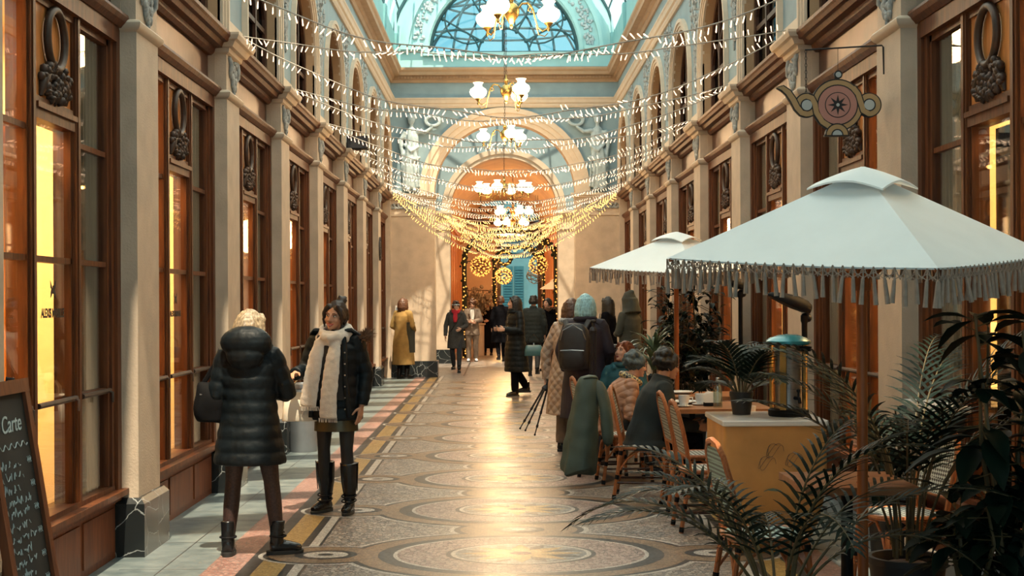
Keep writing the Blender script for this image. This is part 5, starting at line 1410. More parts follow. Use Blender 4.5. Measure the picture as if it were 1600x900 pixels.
def face_parts(Hm, parent, smile=False, lip='lipsn', brow='brown', open_eyes=True, glasses=False):
    e, d, b, l = G(), G(), G(), G()
    for s in (-1, 1):
        e.ell((s * .030, -.0835, .008), (.0135, .007, .0058), 10); d.ell((s * .029, -.0885, .008), (.0056, .004, .0056), 8)
        d.tube([(s * .045, -.081, .010), (s * .037, -.089, .0145), (s * .028, -.0915, .0155), (s * .017, -.088, .011)], .0017, 5)
        b.tube([(s * .014, -.093, .026), (s * .03, -.094, .032), (s * .048, -.082, .027)], [.003, .0036, .002], 5)
    if smile:
        l.tube([(-.030, -.083, -.054), (-.016, -.094, -.0575), (0, -.0985, -.0585), (.016, -.094, -.0575), (.030, -.083, -.054)], [.002, .0042, .0048, .0042, .002], 6)
        l.tube([(-.030, -.083, -.054), (-.015, -.092, -.068), (0, -.0955, -.0735), (.015, -.092, -.068), (.030, -.083, -.054)], [.002, .0045, .0055, .0045, .002], 6)
        t = G(); t.ell((0, -.089, -.0635), (.022, .008, .006), 10); xf(t, Hm).build('teeth', M['teeth'], parent, smooth=True)
    else:
        l.ell((0, -.094, -.060), (.021, .008, .0048), 10); l.ell((0, -.093, -.0685), (.017, .008, .0052), 10)
    xf(e, Hm).build('eye', M['eyew'], parent, smooth=True); xf(d, Hm).build('iris', M['dark'], parent, smooth=True)
    xf(b, Hm).build('eyebrow', M[brow], parent, smooth=True); xf(l, Hm).build('lips', M[lip], parent, smooth=True)
    if glasses:
        k = G()
        for s in (-1, 1):
            k.tube([(s * .032 + .023 * cos(a), -.098, .006 + .019 * sin(a)) for a in [2 * PI * i / 16 for i in range(16)]], .002, 5, closed=True); k.tube([(s * .054, -.098, .010), (s * .074, -.03, .010), (s * .078, .02, .0)], .002, 5)
        k.tube([(-.01, -.1, .01), (.01, -.1, .01)], .002, 5); xf(k, Hm).build('spectacles', M['dark'], parent)
def hair_shape(style, Hm, mtl, parent, name='hair', vox=.008):
    k = G(); q = random.Random(hash(style) % 1000 if False else len(style))
    def cap(dy=.022, dz=.032, r=(.083, .096, .098)): k.ell((0, dy, dz), r, 18)
    def lock(pts, r_): k.tube(pts, r_, 9)
    cap()
    for s in (-1, 1):                                                   # hairline at the temples
        lock([(s * .03, -.062, .092), (s * .068, -.045, .055), (s * .080, -.01, .0), (s * .080, .02, -.03)], [(.022, .018), (.020, .022), (.014, .030), (.012, .03)])
    if style in ('bob', 'long', 'straight', 'wild'):
        ln = {'bob': .17, 'long': .30, 'straight': .34, 'wild': .20}[style]
        for i in range(13):
            a = -.35 + (PI + .7) * i / 12; x, y = .083 * cos(a), .022 + .092 * sin(a)
            fl = 1.10 if style != 'wild' else 1.3
            lock([(x * .75, y * .8, .07), (x * 1.02, y, .0), (x * fl, y * fl * .97, -ln * .5), (x * fl * .96, y * fl * .9 - (.01), -ln + q.uniform(-.012, .02))], [.026, .030, .030, .014])
    if style == 'short':
        for i in range(9):
            a = PI * i / 8; lock([(.06 * cos(a), .02 + .07 * sin(a), .08), (.085 * cos(a), .025 + .09 * sin(a), .0), (.075 * cos(a), .025 + .082 * sin(a), -.055)], [.022, .022, .012])
        for i in range(10): k.ell((q.uniform(-.06, .06), q.uniform(-.06, .08), .105 + q.uniform(-.015, .012)), q.uniform(.02, .032), 7)
    if style == 'fluffy':
        for i in range(60):
            a, b = q.uniform(0, 2 * PI), q.uniform(-.25, 1.4); k.ell((.088 * cos(a) * cos(b), .03 + .098 * sin(a) * cos(b), .03 + .105 * sin(b)), q.uniform(.018, .034), 7)
    if style in ('bun', 'updo'):
        k.ell((.012, .07, .125) if style == 'bun' else (0, .105, .05), (.038, .036, .036), 12)
        for i in range(6): a = i; k.ell((.012 + .03 * cos(a), .07 + .02 * sin(a * 2), .125 + .028 * sin(a)) if style == 'bun' else (.03 * cos(a), .105, .05 + .03 * sin(a)), .018, 7)
        for s in (-1, 1): lock([(s * .055, -.060, .085), (s * .082, -.055, .02), (s * .080, -.042, -.05), (s * .072, -.035, -.095)], [.012, .014, .012, .006])
        for i in range(7): a = .3 + (PI - .6) * i / 6; lock([(.07 * cos(a), .02 + .08 * sin(a), .06), (.08 * cos(a), .03 + .085 * sin(a), -.02), (.055 * cos(a), .03 + .07 * sin(a), -.07)], [.022, .02, .01])
    return xf(k, Hm).build(name, mtl, parent, smooth=True, vox=vox, sm=2, noise=(.005, 45))
def foot(J, d, s=1.0, h=.12, rad=.052, chunky=1.0):
    """boot or shoe: returns upper and sole accumulators at ankle J pointing along d"""
    d = V((d[0], d[1], 0)).normalized(); b = V((J.x, J.y, J.z - .085)); u = G(); z = V((0, 0, 1)); lat = V((-d.y, d.x, 0)); c = chunky
    u.tube([b - d * .055 + z * .05, b + d * .0 + z * .055, b + d * .07 + z * .048, b + d * .125 + z * .040, b + d * .165 + z * .036], [(.034 * c, .040), (.041 * c, .050), (.042 * c, .042 * c), (.042 * c, .034 * c), (.024 * c, .022 * c)], 12, ref=lat)
    u.tube([b - d * .012 + z * .05, b - d * .01 + z * .10, b - d * .008 + z * (.10 + h * .5), b + z * (.10 + h)], [(.040 * c, .048), (.042 * c, .047), (rad * .95, rad), (rad * 1.05, rad * 1.08)], 12, ref=lat)
    so = G(); n = 18; rings = []
    for zz, k in ((0, 1.0), (.022 * c, 1.03), (.026 * c, .98)):
        ring = []
        for i in range(n):
            a = 2 * PI * i / n; lx = .045 * c * k * sin(a) * (1 - .12 * cos(a)); ly = .055 + .125 * k * cos(a); ring.append(b + d * ly + lat * lx + z * zz)
        rings.append(ring)
    so.loft(rings)
    hl = G().tube([b - d * .045, b - d * .045 + z * .03], .034 * c, 10); so.add(hl.v, hl.f)
    return u, so
def person(label, loc, rz, H=1.66, lean=0, sit=False, yaw=0, pitch=0, tilt=0, skin='skin', arms=None, feet=None, coat=None, coatm='blackcloth', hem=.60, flare=0, puffy=0, wide=1.0,
           pants='jeans', pantsr=1.0, shoe='leather', shoeh=.12, hair='short', hairm='brown', face=True, smile=False, lip='lipsn', glasses=False, collar='turn', vox=.011, curl=(.5, .5), palms=None, extra=None, knees=None, drop=0, chunky=1.0, group=None):
    r = thing('person', label, 'person', loc, rz, scale=H / 1.70, group=group)
    if sit: drop = -.44
    U = Matrix.Translation((0, 0, drop)) @ Matrix.Translation((0, 0, .95)) @ Matrix.Rotation(lean, 4, 'X') @ Matrix.Translation((0, 0, -.95))
    up = lambda p: U @ V(p)
    arms = arms or {}
    J = {}
    for n_, s in (('L', 1), ('R', -1)):
        el, wr = arms.get(n_, ((.235, .03, 1.13), (.235, -.06, .885)))
        J['sh' + n_] = up((s * .165, .0, 1.385)); J['el' + n_] = up((s * el[0], el[1], el[2])); J['wr' + n_] = up((s * wr[0], wr[1], wr[2]))
        J['hip' + n_] = V((s * .092, 0, .92 + drop))
        if sit:
            kx = .12; J['kn' + n_] = V((s * kx, -.42, .50)); J['an' + n_] = V((s * kx, -.40, .085)); J['dir' + n_] = V((s * .1, -1, 0))
        else:
            fx, fy, fz, fd = (feet or {}).get(n_, (.10, 0, 0, (.12, -1)))
            a = V((s * fx, fy, .085 + fz)); J['an' + n_] = a; m_ = J['hip' + n_].lerp(a, .50); J['kn' + n_] = m_ + V((0, -.035 - (.10 if fz > 0 else 0), .015)) + (V(knees[n_]) if knees and n_ in knees else V((0, 0, 0)))
            J['dir' + n_] = V((s * fd[0], fd[1], 0))
    nt = up((0, -.005, 1.475)); Hm = Matrix.Translation(nt) @ Matrix.Rotation(yaw, 4, 'Z') @ Matrix.Rotation(pitch + lean * .3, 4, 'X') @ Matrix.Rotation(tilt, 4, 'Y') @ Matrix.Translation((0, -.018, .115))
    # one continuous body
    g = G()
    g.tube([up((0, .0, .90)), up((0, 0, 1.08)), up((0, 0, 1.28)), up((0, 0, 1.38)), up((0, 0, 1.42))], [(.145, .10), (.12, .085), (.150, .095), (.15, .08), (.06, .055)], 14, ref=(1, 0, 0))
    g.tube([up((0, .005, 1.36)), nt, Hm @ V((0, .01, -.03))], [.058, .052, .05], 12)
    head_shape(g, Hm)
    for n_, s in (('L', 1), ('R', -1)):
        g.tube([up((s * .10, 0, 1.38)), J['sh' + n_], J['sh' + n_].lerp(J['el' + n_], .5), J['el' + n_], J['el' + n_].lerp(J['wr' + n_], .35), J['wr' + n_]], [.055, .052, .044, .038, .036, .026], 10)
        d = (J['wr' + n_] - J['el' + n_]).normalized(); pm = (palms or {}).get(n_, (-s * .9, .1, -.1)); pm = (U.to_3x3() @ V(pm))
        hand(g, J['wr' + n_] + d * .008, d, pm, 1 if (d.cross(pm)).dot(V((0, -1, .3))) > 0 else -1, curl[0 if n_ == 'L' else 1])
        g.tube([J['hip' + n_] + V((0, 0, .04)), J['hip' + n_].lerp(J['kn' + n_], .5), J['kn' + n_], J['kn' + n_].lerp(J['an' + n_], .35), J['an' + n_]], [.080, .062, .043, .043, .031], 10)
        g.tube([J['an' + n_], J['an' + n_] + V((0, 0, -.05)) + J['dir' + n_].normalized() * .02, J['an' + n_] + V((0, 0, -.055)) + J['dir' + n_].normalized() * .12], [.036, .036, .026], 8)
    g.build('body', M[skin], r, smooth=True, vox=vox * .62, sm=2)
    # legs
    if pants:
        g = G(); pr = pantsr
        for n_ in 'LR':
            h, k, a = J['hip' + n_], J['kn' + n_], J['an' + n_]
            g.tube([h + V((0, 0, .06)), h.lerp(k, .5), k, k.lerp(a, .4), a + V((0, 0, .01))], [.10, .082 * pr, .062 * pr, .062 * pr, .046 * pr + (.012 if pr > 1 else 0)], 12)
        g.ell((0, 0, .93 + drop), (.15, .115, .10), 14); g.build('trousers' if pr >= 1 else 'leggings', M[pants], r, smooth=True, vox=vox, sm=2, noise=(.004, 14) if pr >= 1 else None)
    for n_ in 'LR':
        u, so = foot(J['an' + n_], J['dir' + n_], h=shoeh, rad=.050 * (1.46 if shoeh > .25 else 1), chunky=chunky)
        sh_ = u.build('boot' if shoeh > .05 else 'shoe', M[shoe], r, smooth=True, vox=.008, sm=1); so.build('sole', M['sole'], sh_, smooth=True)
    # coat with sleeves
    if coat:
        g = G(); zs = []
        prof = [(hem, .190 + flare, .145 + flare * .8), (max(hem + .05, .80), .190 + flare * .5, .142 + flare * .4), (.95, .186, .138), (1.10, .170, .128), (1.24, .186, .130), (1.33, .190, .118), (1.385, .165, .098), (1.43, .098, .080), (1.475, .075, .072)]
        if sit: prof = [(.86, .20, .16), (.90, .205, .16)] + prof[2:]
        def prof_at(z):
            for (z0, a0, b0), (z1, a1, b1) in zip(prof, prof[1:]):
                if z <= z1: t = (z - z0) / max(1e-6, z1 - z0); return a0 + (a1 - a0) * t, b0 + (b1 - b0) * t
            return prof[-1][1:]
        z = prof[0][0]; rings = []; step = .018
        while z <= 1.476:
            a, b = prof_at(z); pf = puffy * abs(sin(PI * (z - hem) / .088)) ** .6 if z < 1.37 else 0
            cen = up((0, .0, z)) if z > .95 else V((0, 0, z + drop)) + (up((0, 0, .95)) - V((0, 0, .95 + drop))) 
            sway = 0 if z > .9 else (.9 - z)
            fy = sum(J['an' + n_].y for n_ in 'LR') * .5 * sway * .55 if not sit else 0
            fx = sum(J['an' + n_].x for n_ in 'LR') * .5 * sway * .4 if not sit else 0
            n = 32; R3 = U.to_3x3() if z > .95 else Matrix.Identity(3)
            ring = []
            for i in range(n):
                t = 2 * PI * i / n; fold = 1 + (0 if puffy else .03 * sin(7 * t + z * 3) * min(1, sway * 3)); kk = wide
                ring.append(cen + V((fx, fy, 0)) + R3 @ V(((a * kk + pf) * cos(t) * fold, (b * kk + pf) * sin(t) * fold, 0)))
            rings.append(ring); z += step
        g.loft(rings)
        for n_, s in (('L', 1), ('R', -1)):
            sh, el, wr = J['sh' + n_], J['el' + n_], J['wr' + n_]; pts, rs = [], []
            seq = [(up((s * .09, 0, 1.385)), .066), (sh, .070), (sh.lerp(el, .5), .062), (el, .057), (el.lerp(wr, .5), .052), (wr - (wr - el).normalized() * .005, .044)]
            for (p0, r0), (p1, r1) in zip(seq, seq[1:]):
                m_ = max(2, int((p1 - p0).length / .02))
                for i in range(m_):
                    t = i / m_; pts.append(p0.lerp(p1, t)); rs.append(r0 + (r1 - r0) * t)
            pts.append(seq[-1][0]); rs.append(seq[-1][1])
            L = 0; rr = []
            for i, p in enumerate(pts):
                if i: L += (p - pts[i - 1]).length
                rr.append(rs[i] * wide ** .5 + puffy * .9 * abs(sin(PI * L / .085)) ** .6)
            g.tube(pts, rr, 14)
        if collar == 'turn': g.tube([up((0, .01, 1.42)), up((0, .012, 1.50))], [(.085, .078), (.075, .074)], 14)
        if collar in ('hood', 'furhood'):
            for i in range(11): a = PI * (-.25 + 1.5 * i / 10); g.ell(up((.115 * cos(a), .02 + .095 * sin(a), 1.435 + .015 * sin(a))), (.050, .050, .048), 10)
            g.ell(up((0, .115, 1.42)), (.125, .065, .085), 14)
        if collar == 'bighood':
            g.ell(up((0, .10, 1.485)), (.182, .105, .118), 18); g.ell(up((0, .13, 1.40)), (.135, .07, .10), 14)
            for s in (-1, 1): g.ell(up((s * .115, .02, 1.455)), (.055, .08, .065), 12); g.ell(up((s * .07, -.06, 1.43)), (.05, .045, .05), 10)
        if collar == 'hoodup':
            k = G(); k.tube([(0, .06, -.16), (0, .05, -.09), (0, .035, -.02), (0, .02, .06), (0, .03, .12), (0, .07, .165), (0, .10, .185)], [(.19, .13), (.15, .13), (.128, .135), (.122, .132), (.095, .10), (.045, .05), (.012, .015)], 18, ref=(1, 0, 0)); xf(k, Hm); g.add(k.v, k.f)
        co = g.build('coat', M[coatm], r, smooth=True, vox=vox * .85, sm=1 if puffy else 2, noise=(.003 if puffy else .005, 22 if puffy else 11))
        if collar == 'furhood':
            k = G(); q = random.Random(5)
            for i in range(0 if smile else 260):
                a = PI * (-.15 + 1.3 * q.random()); c = up((.155 * cos(a), .05 + .115 * sin(a), 1.44 + q.uniform(-.02, .04))); k.tube([c, c + V((q.gauss(0, .022), q.gauss(0, .022), q.gauss(.012, .02)))], [.009, .002], 4)
            if k.v: k.build('fur_trim', M['fur'], co)
    if hair: hair_shape(hair, Hm, M[hairm], r, vox=.009)
    if face: face_parts(Hm, r, smile, lip, glasses=glasses)
    if extra: extra(r, J, up, Hm)
    return r, J, up, Hm
def W(r, p): # world point of a local point
    return Matrix.Translation(r.location) @ Matrix.Rotation(r.rotation_euler.z, 4, 'Z') @ (V(p) * r.scale.x)
def button_row(parent, up, zs, y, mtl): 
    g = G()
    for z in zs: g.ell(up((.0, y, z)), (.009, .006, .009), 8)
    g.build('button', M[mtl], parent)

# ---- 1: blonde woman seen from behind
loc = ground(391, 868)
def ex_blonde(r, J, up, Hm):
    g = G()                                                            # laces and buckle of the combat boots
    for n_ in 'LR':
        a = J['an' + n_]; d = J['dir' + n_].normalized(); lat = V((-d.y, d.x, 0))
        for i in range(5):
            z = -.02 + .03 * i; c = a + d * (.052 - .004 * i) + V((0, 0, z)); g.tube([c - lat * .025, c + d * .006, c + lat * .025], .004, 5)
        g.tube([a + V((.055 * cos(t), .055 * sin(t), .045)) for t in [2 * PI * i / 16 for i in range(16)]], .007, 6, closed=True)
    g.build('boot_laces', M['black'], r)
blonde, J, up, Hm = person('blonde woman seen from behind in a black puffer coat, sheer tights and ankle boots', loc, PI - .05, 1.545, coat=True, coatm='puffer', hem=.64, flare=.045, puffy=.011, wide=1.06, collar='bighood',
    pants='tights', pantsr=.92, shoe='leather', shoeh=.14, chunky=1.12, hair='bob', hairm='blond', face=True, vox=.0095, yaw=-.45, pitch=.05,
    arms={'R': ((.262, -.03, 1.13), (.08, -.26, 1.14)), 'L': ((.225, .03, 1.12), (.20, -.12, .93))}, feet={'L': (.155, .0, 0, (.15, -1)), 'R': (.185, -.05, 0, (1.1, -.45))}, extra=ex_blonde)
def shoulder_bag(label, cat, top, rz, w, h, d, mtl, strap_top, name='shoulder_bag', scale=1, strap=True, flap=False):
    r = thing(name, label, cat, top, rz)
    g = G(); rings = []
    for z, k, kd in ((0, .80, .75), (-.0, .82, .8), (.04 * h, .95, .95), (.35 * h, 1.04, 1.06), (.7 * h, .96, .9), (.94 * h, .78, .5), (h, .70, .25)):
        rings.append([V((w * k * (abs(cos(a)) ** .55) * (1 if cos(a) > 0 else -1), d * kd * (abs(sin(a)) ** .7) * (1 if sin(a) > 0 else -1), z)) for a in [2 * PI * i / 28 for i in range(28)]])
    g.loft(rings); g.build('bag_body', mtl, r, smooth=True, sub=1, noise=(.016, 9))
    g = G(); g.tube([(-w * .6, -d * .75, h * .72), (0, -d * .85, h * .68), (w * .6, -d * .75, h * .72)], .005, 5); g.ell((w * .5, -d * .8, h * .66), .012, 6); g.build('zip', M['steel'], r)
    if strap:
        g = G(); st = V(strap_top)
        for s in (-1, 1): g.tube([(s * w * .55, 0, h * .9), V((s * w * .35, 0, h)).lerp(st, .5) + V((s * w * .1, 0, 0)), st + V((s * .01, 0, 0))], [(.016, .004)] * 3, 6)
        g.build('strap', mtl, r)
    return r
c = W(blonde, (.275, -.0, .93)); shoulder_bag('black slouchy shoulder bag hanging at the left side of the blonde woman', 'bag', c, .12, .10, .25, .09, mat('black_nylon', (.005, .005, .006), .75, spec=.12, var=.2, bump=.2, bscale=20), (.085, -.01, .43), scale=1)

# ---- 2: woman with the white scarf
loc = ground(526, 801)
def ex_scarf(r, J, up, Hm):
    g = G()                                                            # thick scarf: loop round the neck and two long tails
    for k, (z, rad) in enumerate(((1.485, .108), (1.44, .130), (1.40, .124))):
        g.tube([up((rad * cos(a), -.012 + rad * .92 * sin(a), z + .018 * sin(a + k) - .03 * max(0, -sin(a)))) for a in [2 * PI * i / 24 for i in range(24)]], (.034), 10, closed=True)
    g.tube([up((.07, -.115, 1.44)), up((.0, -.150, 1.405)), up((-.075, -.13, 1.43))], [.03, .042, .03], 10)
    def tail(pts, w): g.tube([up(p) for p in pts], [(w * k, .018) for k in (.6, .84, .95, .98, 1.0, 1.02)], 14, ref=(1, 0, 0))
    tail([(-.085, -.125, 1.40), (-.110, -.160, 1.27), (-.138, -.170, 1.12), (-.158, -.172, 1.0), (-.170, -.172, .92), (-.177, -.170, .865)], .075)
    tail([(.045, -.125, 1.40), (.035, -.170, 1.25), (.02, -.185, 1.10), (.005, -.19, .97), (.0, -.19, .86), (-.005, -.188, .775)], .075)
    sc = g.build('scarf', M['scarf'], r, smooth=True, vox=.010, sm=2, noise=(.004, 30))
    k = G(); q = random.Random(4)
    for cx, cz in ((-.162, .865), (-.005, .775)):
        for i in range(16): x = cx - .075 + .15 * i / 15; k.tube([up((x, -.187, cz + .005)), up((x + q.gauss(0, .004), -.187, cz - .03))], .003, 4)
    k.build('scarf_fringe', M['scarf'], sc)
    g = G(); rings = [[V((a * cos(t), b * sin(t), z)) for t in [2 * PI * i / 28 for i in range(28)]] for z, a, b in ((.665, .182, .140), (.70, .180, .140), (.85, .172, .13), (.93, .165, .125))]
    g.loft(rings); g.build('skirt', mat('black_gold_skirt', (.10, .085, .04), .35, .3, c2=(.03, .028, .02), scale=5), r, smooth=True)
    g = G()                                                            # open coat front: dark knit between the coat edges, lapels and snaps
    g.tube([up((0, -.13, 1.36)), up((0, -.143, 1.2)), up((0, -.14, 1.05)), up((0, -.146, .92))], [(.085, .02), (.10, .02), (.105, .02), (.12, .02)], 12, ref=(1, 0, 0)); g.build('knit_dress', mat('brown_black_knit', (.03, .022, .018), .9), r, smooth=True)
    g = G()
    for s in (-1, 1):
        g.tube([up((s * .10, -.10, 1.43)), up((s * .125, -.145, 1.3)), up((s * .13, -.155, 1.1)), up((s * .15, -.155, .92)), V((s * .16, -.15, .78))], [(.022, .018)] * 5, 8)
        g.tube([up((s * .07, -.06, 1.47)), up((s * .15, -.05, 1.475)), up((s * .20, -.02, 1.44))], [(.03, .018), (.045, .02), (.02, .015)], 8)
    cg = g.build('coat_facing', M['puffer'], r, smooth=True, noise=(.004, 20))
    g = G()
    for i in range(6): g.ell(up((.135, -.175, 1.3 - .09 * i)), .007, 6)
    g.build('snap_button', M['steel'], cg)
    k = G(); q = random.Random(5)                                      # fur edge of the hood lying on her shoulder
    for i in range(650):
        t = q.random(); c = up((.205 + .04 * sin(t * 3) , .09 - .12 * t, 1.405 + .03 * sin(t * PI))); k.tube([c, c + V((q.gauss(.015, .028), q.gauss(0, .025), q.gauss(.008, .028)))], [.006, .001], 4)
    for i in range(300):
        a = PI * q.random(); c = up((.17 * cos(a), .06 + .11 * sin(a), 1.435)); k.tube([c, c + V((q.gauss(0, .022), q.gauss(0.02, .025), q.gauss(.004, .016)))], [.006, .001], 4)
    k.build('fur_trim', M['fur'], r)
    g = G()                                                            # boot straps and shaft tops
    for n_ in 'LR':
        a = J['an' + n_]
        for z in (.02, .06): g.tube([a + V((.058 * cos(t), -.01 + .062 * sin(t), z + .01 * sin(t))) for t in [2 * PI * i / 16 for i in range(16)]], .006, 6, closed=True)
        s = 1 if n_ == 'L' else -1; g.tube([a + V((s * .066, .0, .10)), a + V((s * .078, -.01, .33))], .004, 5)
    g.build('boot_strap', M['black'], r)
scarfw, J, up, Hm = person('smiling woman in an open black puffer jacket, long ivory scarf and tall black boots', loc, -.22, 1.60, coat=True, coatm='puffer', hem=.755, flare=.015, puffy=.010, wide=1.06, collar='furhood',
    pants='leggings', pantsr=.84, shoe='leather', shoeh=.31, hair='bun', hairm='darkbrown', smile=True, lip='lips', skin='skin2', vox=.0095, yaw=-.14, pitch=.06, tilt=.12,
    arms={'R': ((.27, .02, 1.14), (.27, -.21, 1.13)), 'L': ((.24, .04, 1.12), (.225, -.03, .87))}, palms={'R': (.4, .2, -.9), 'L': (-.9, .2, 0)}, curl=(.35, .75),
    feet={'L': (.115, -.02, 0, (.10, -1)), 'R': (.105, .03, 0, (.35, -1))}, extra=ex_scarf)
c = W(scarfw, (-.275, -.075, .745)); hb = thing('handbag', 'ivory leather handbag hanging from the forearm of the smiling woman', 'bag', c, .1)
g = G(); rings = []
for z, w, d in ((0, .135, .065), (.01, .14, .07), (.15, .125, .06), (.20, .11, .04), (.215, .105, .03)):
    rings.append([V((w * (abs(cos(a)) ** .35) * (1 if cos(a) > 0 else -1), d * (abs(sin(a)) ** .4) * (1 if sin(a) > 0 else -1), z)) for a in [2 * PI * i / 32 for i in range(32)]])
g.loft(rings); g.build('bag_body', M['whitebag'], hb, smooth=True)
for y in (-.035, .035):
    g = G(); g.tube([(-.06, y, .19), (-.055, y * .6, .27), (0, y * .2, .345), (.055, y * .6, .27), (.06, y, .19)], .007, 7); g.build('handle', M['whitebag'], hb, smooth=True)
g = G(); g.tube([(.02, -.07, .16), (.03, -.075, .10), (.02, -.075, .05)], [(.01, .003)] * 3, 6); g.ell((.02, -.066, .165), .012, 8); g.build('tassel_charm', M['scarf'], hb)

# ---- 3..10: people at mid distance
def at_feet(px, py): return ground(px, py)
WALK = {'L': (.09, -.17, 0, (.1, -1)), 'R': (.09, .22, .06, (.1, -1))}
WALK2 = {'R': (.09, -.15, 0, (.1, -1)), 'L': (.09, .20, .05, (.1, -1))}
person('brown haired person in a long mustard coat facing the left end wall', at_feet(630, 592), 2.55, 1.67, coat=True, coatm='mustard', hem=.30, flare=.05, wide=1.1, collar='turn', pants='blackcloth', hair='bob', hairm='brown', face=True, yaw=.1, arms={'R': ((.27, .02, 1.12), (.18, -.16, 1.02)), 'L': ((.25, .04, 1.12), (.16, -.16, 1.0))},
    extra=lambda r, J, up, Hm: (G().box(-.245, -.16, -.10, .08, .56, 1.20).build('dark_side_panel', M['olive'], r), None))
def ex_red(r, J, up, Hm):
    g = G()
    for z, rd in ((1.44, .095), (1.48, .085)): g.tube([up((rd * cos(a), -.01 + rd * sin(a), z)) for a in [2 * PI * i / 18 for i in range(18)]], .030, 9, closed=True)
    g.tube([up((.0, -.11, 1.43)), up((.0, -.15, 1.32)), up((.0, -.155, 1.2))], [(.05, .02), (.062, .02), (.045, .016)], 10, ref=(1, 0, 0)); g.build('scarf', M['red'], r, smooth=True, vox=.012, sm=2)
    k = G(); k.ell((0, .02, .045), (.088, .10, .088), 16); xf(k, Hm).build('knit_cap', M['blackcloth'], r, smooth=True)
    k = G(); k.tube([(.088 * cos(a), .02 + .10 * sin(a), .035) for a in [2 * PI * i / 20 for i in range(20)]], .018, 8, closed=True); xf(k, Hm).build('pale_headband', M['signgrey'], r, smooth=True)
    g = G(); g.tube([up((.15, -.06, 1.42)), up((.02, -.165, 1.2)), up((-.12, -.19, .98))], [(.010, .004)] * 3, 6); g.build('bag_strap', M['leather'], r)
person('woman with crimson scarf, dark cap and charcoal parka walking towards the camera', at_feet(713, 582), -.1, 1.60, coat=True, coatm='charcoal', hem=.58, flare=.03, collar='furhood', pants='jeans', hair='short', hairm='brown', glasses=True, yaw=.35, feet=WALK, arms={'L': ((.25, -.02, 1.12), (.14, -.22, 1.05)), 'R': ((.25, .03, 1.12), (.25, -.07, .88))}, extra=ex_red, shoeh=.10)
def ex_beige(r, J, up, Hm):
    g = G(); g.tube([up((0, -.135, 1.42)), up((0, -.15, 1.3)), up((0, -.145, 1.15))], [(.06, .02), (.055, .02), (.04, .015)], 10, ref=(1, 0, 0)); g.build('white_shirt', M['paper'], r, smooth=True)
    g = G()
    for s in (-1, 1): g.tube([up((s * .04, -.13, 1.47)), up((s * .085, -.150, 1.38)), up((s * .06, -.16, 1.22))], [(.02, .01), (.03, .012), (.01, .01)], 8)
    g.build('lapel', M['beige'], r, smooth=True)
person('person in a taupe suit coat looking down with folded hands, left of the passage', at_feet(738, 565), .05, 1.66, coat=True, coatm='beige', hem=.72, flare=.02, pants='beige', pantsr=1.2, hair='fluffy', hairm='brown', pitch=.35, arms={'L': ((.25, -.03, 1.12), (.02, -.22, 1.10)), 'R': ((.25, -.03, 1.12), (.03, -.22, 1.08))}, shoe='porcelain', shoeh=.02, extra=ex_beige)
person('woman in long black clothes standing behind the taupe suit, beside the dried bouquet', at_feet(763, 555), -.2, 1.62, coat=True, coatm='blackcloth', hem=.22, flare=.04, pants='blackcloth', hair='bob', hairm='blackhair', arms={'L': ((.25, -.02, 1.12), (.05, -.22, 1.08))})
person('auburn haired person in black half hidden behind the crimson scarf woman', at_feet(697, 563), .9, 1.66, coat=True, coatm='blackcloth', hem=.5, hair='short', hairm='redhair')
person('man in a knee length black overcoat walking away into the passage', at_feet(783, 565), PI + .15, 1.72, coat=True, coatm='blackcloth', hem=.50, flare=.05, wide=1.12, pants='blackcloth', hair='short', hairm='brown', face=False, feet=WALK2, shoeh=.03)
def ex_walkw(r, J, up, Hm):
    g = G()
    for z, rd in ((1.44, .10), (1.475, .09)): g.tube([up((rd * cos(a), -.01 + rd * sin(a), z)) for a in [2 * PI * i / 18 for i in range(18)]], .026, 9, closed=True)
    g.build('padded_collar', M['puffer'], r, smooth=True)
    g = G()
    for i in range(5): g.tube([up((.02, -.155, 1.35 - i * .15)), up((.02, -.16, 1.25 - i * .15))], .005, 5)
    g.build('zip', M['steel'], r)
walkw, J, up, Hm = person('dark haired woman in a long black puffer coat walking left in mid arcade', at_feet(806, 619), -1.15, 1.68, coat=True, coatm='puffer', hem=.42, flare=.05, puffy=.009, wide=1.08, pants='blackcloth', pantsr=1.15, hair='straight', hairm='blackhair', yaw=-.35, collar='turn', lip='lips',
    arms={'R': ((.25, -.02, 1.12), (.18, -.24, 1.14)), 'L': ((.25, -.02, 1.12), (.12, -.26, 1.14))}, curl=(.9, .9), feet={'L': (.08, -.05, 0, (.1, -1)), 'R': (.08, .24, .05, (.1, -1))}, extra=ex_walkw, shoe='leather', shoeh=.08, vox=.010)
c = at(834, 556, ground(806, 619).y - .15); tb = thing('handbag', 'teal leather handbag on the arm of the woman in the long puffer coat', 'bag', c, 0)
g = G(); rings = []
for z, w, d in ((0, .16, .06), (.015, .165, .07), (.12, .15, .06), (.165, .13, .035), (.18, .12, .02)):
    rings.append([V((w * (abs(cos(a)) ** .4) * (1 if cos(a) > 0 else -1), d * (abs(sin(a)) ** .5) * (1 if sin(a) > 0 else -1), z)) for a in [2 * PI * i / 28 for i in range(28)]])
g.loft(rings); g.build('bag_body', mat('teal_leather', (.04, .13, .15), .35), tb, smooth=True)
g = G(); g.tube([(-.10, 0, .17), (-.09, 0, .28), (0, 0, .36), (.09, 0, .28), (.10, 0, .17)], .008, 7); g.build('handle', M['leather'], tb)
person('man in a dark green padded jacket seen from behind, right of the walking woman', at_feet(834, 588), PI - .1, 1.70, coat=True, coatm='olivepuff' if 'olivepuff' in M else 'navy', hem=.72, puffy=.010, wide=1.1, pants='jeans', hair='short', hairm='blackhair', face=False, feet=WALK, shoe='leather', shoeh=.03)
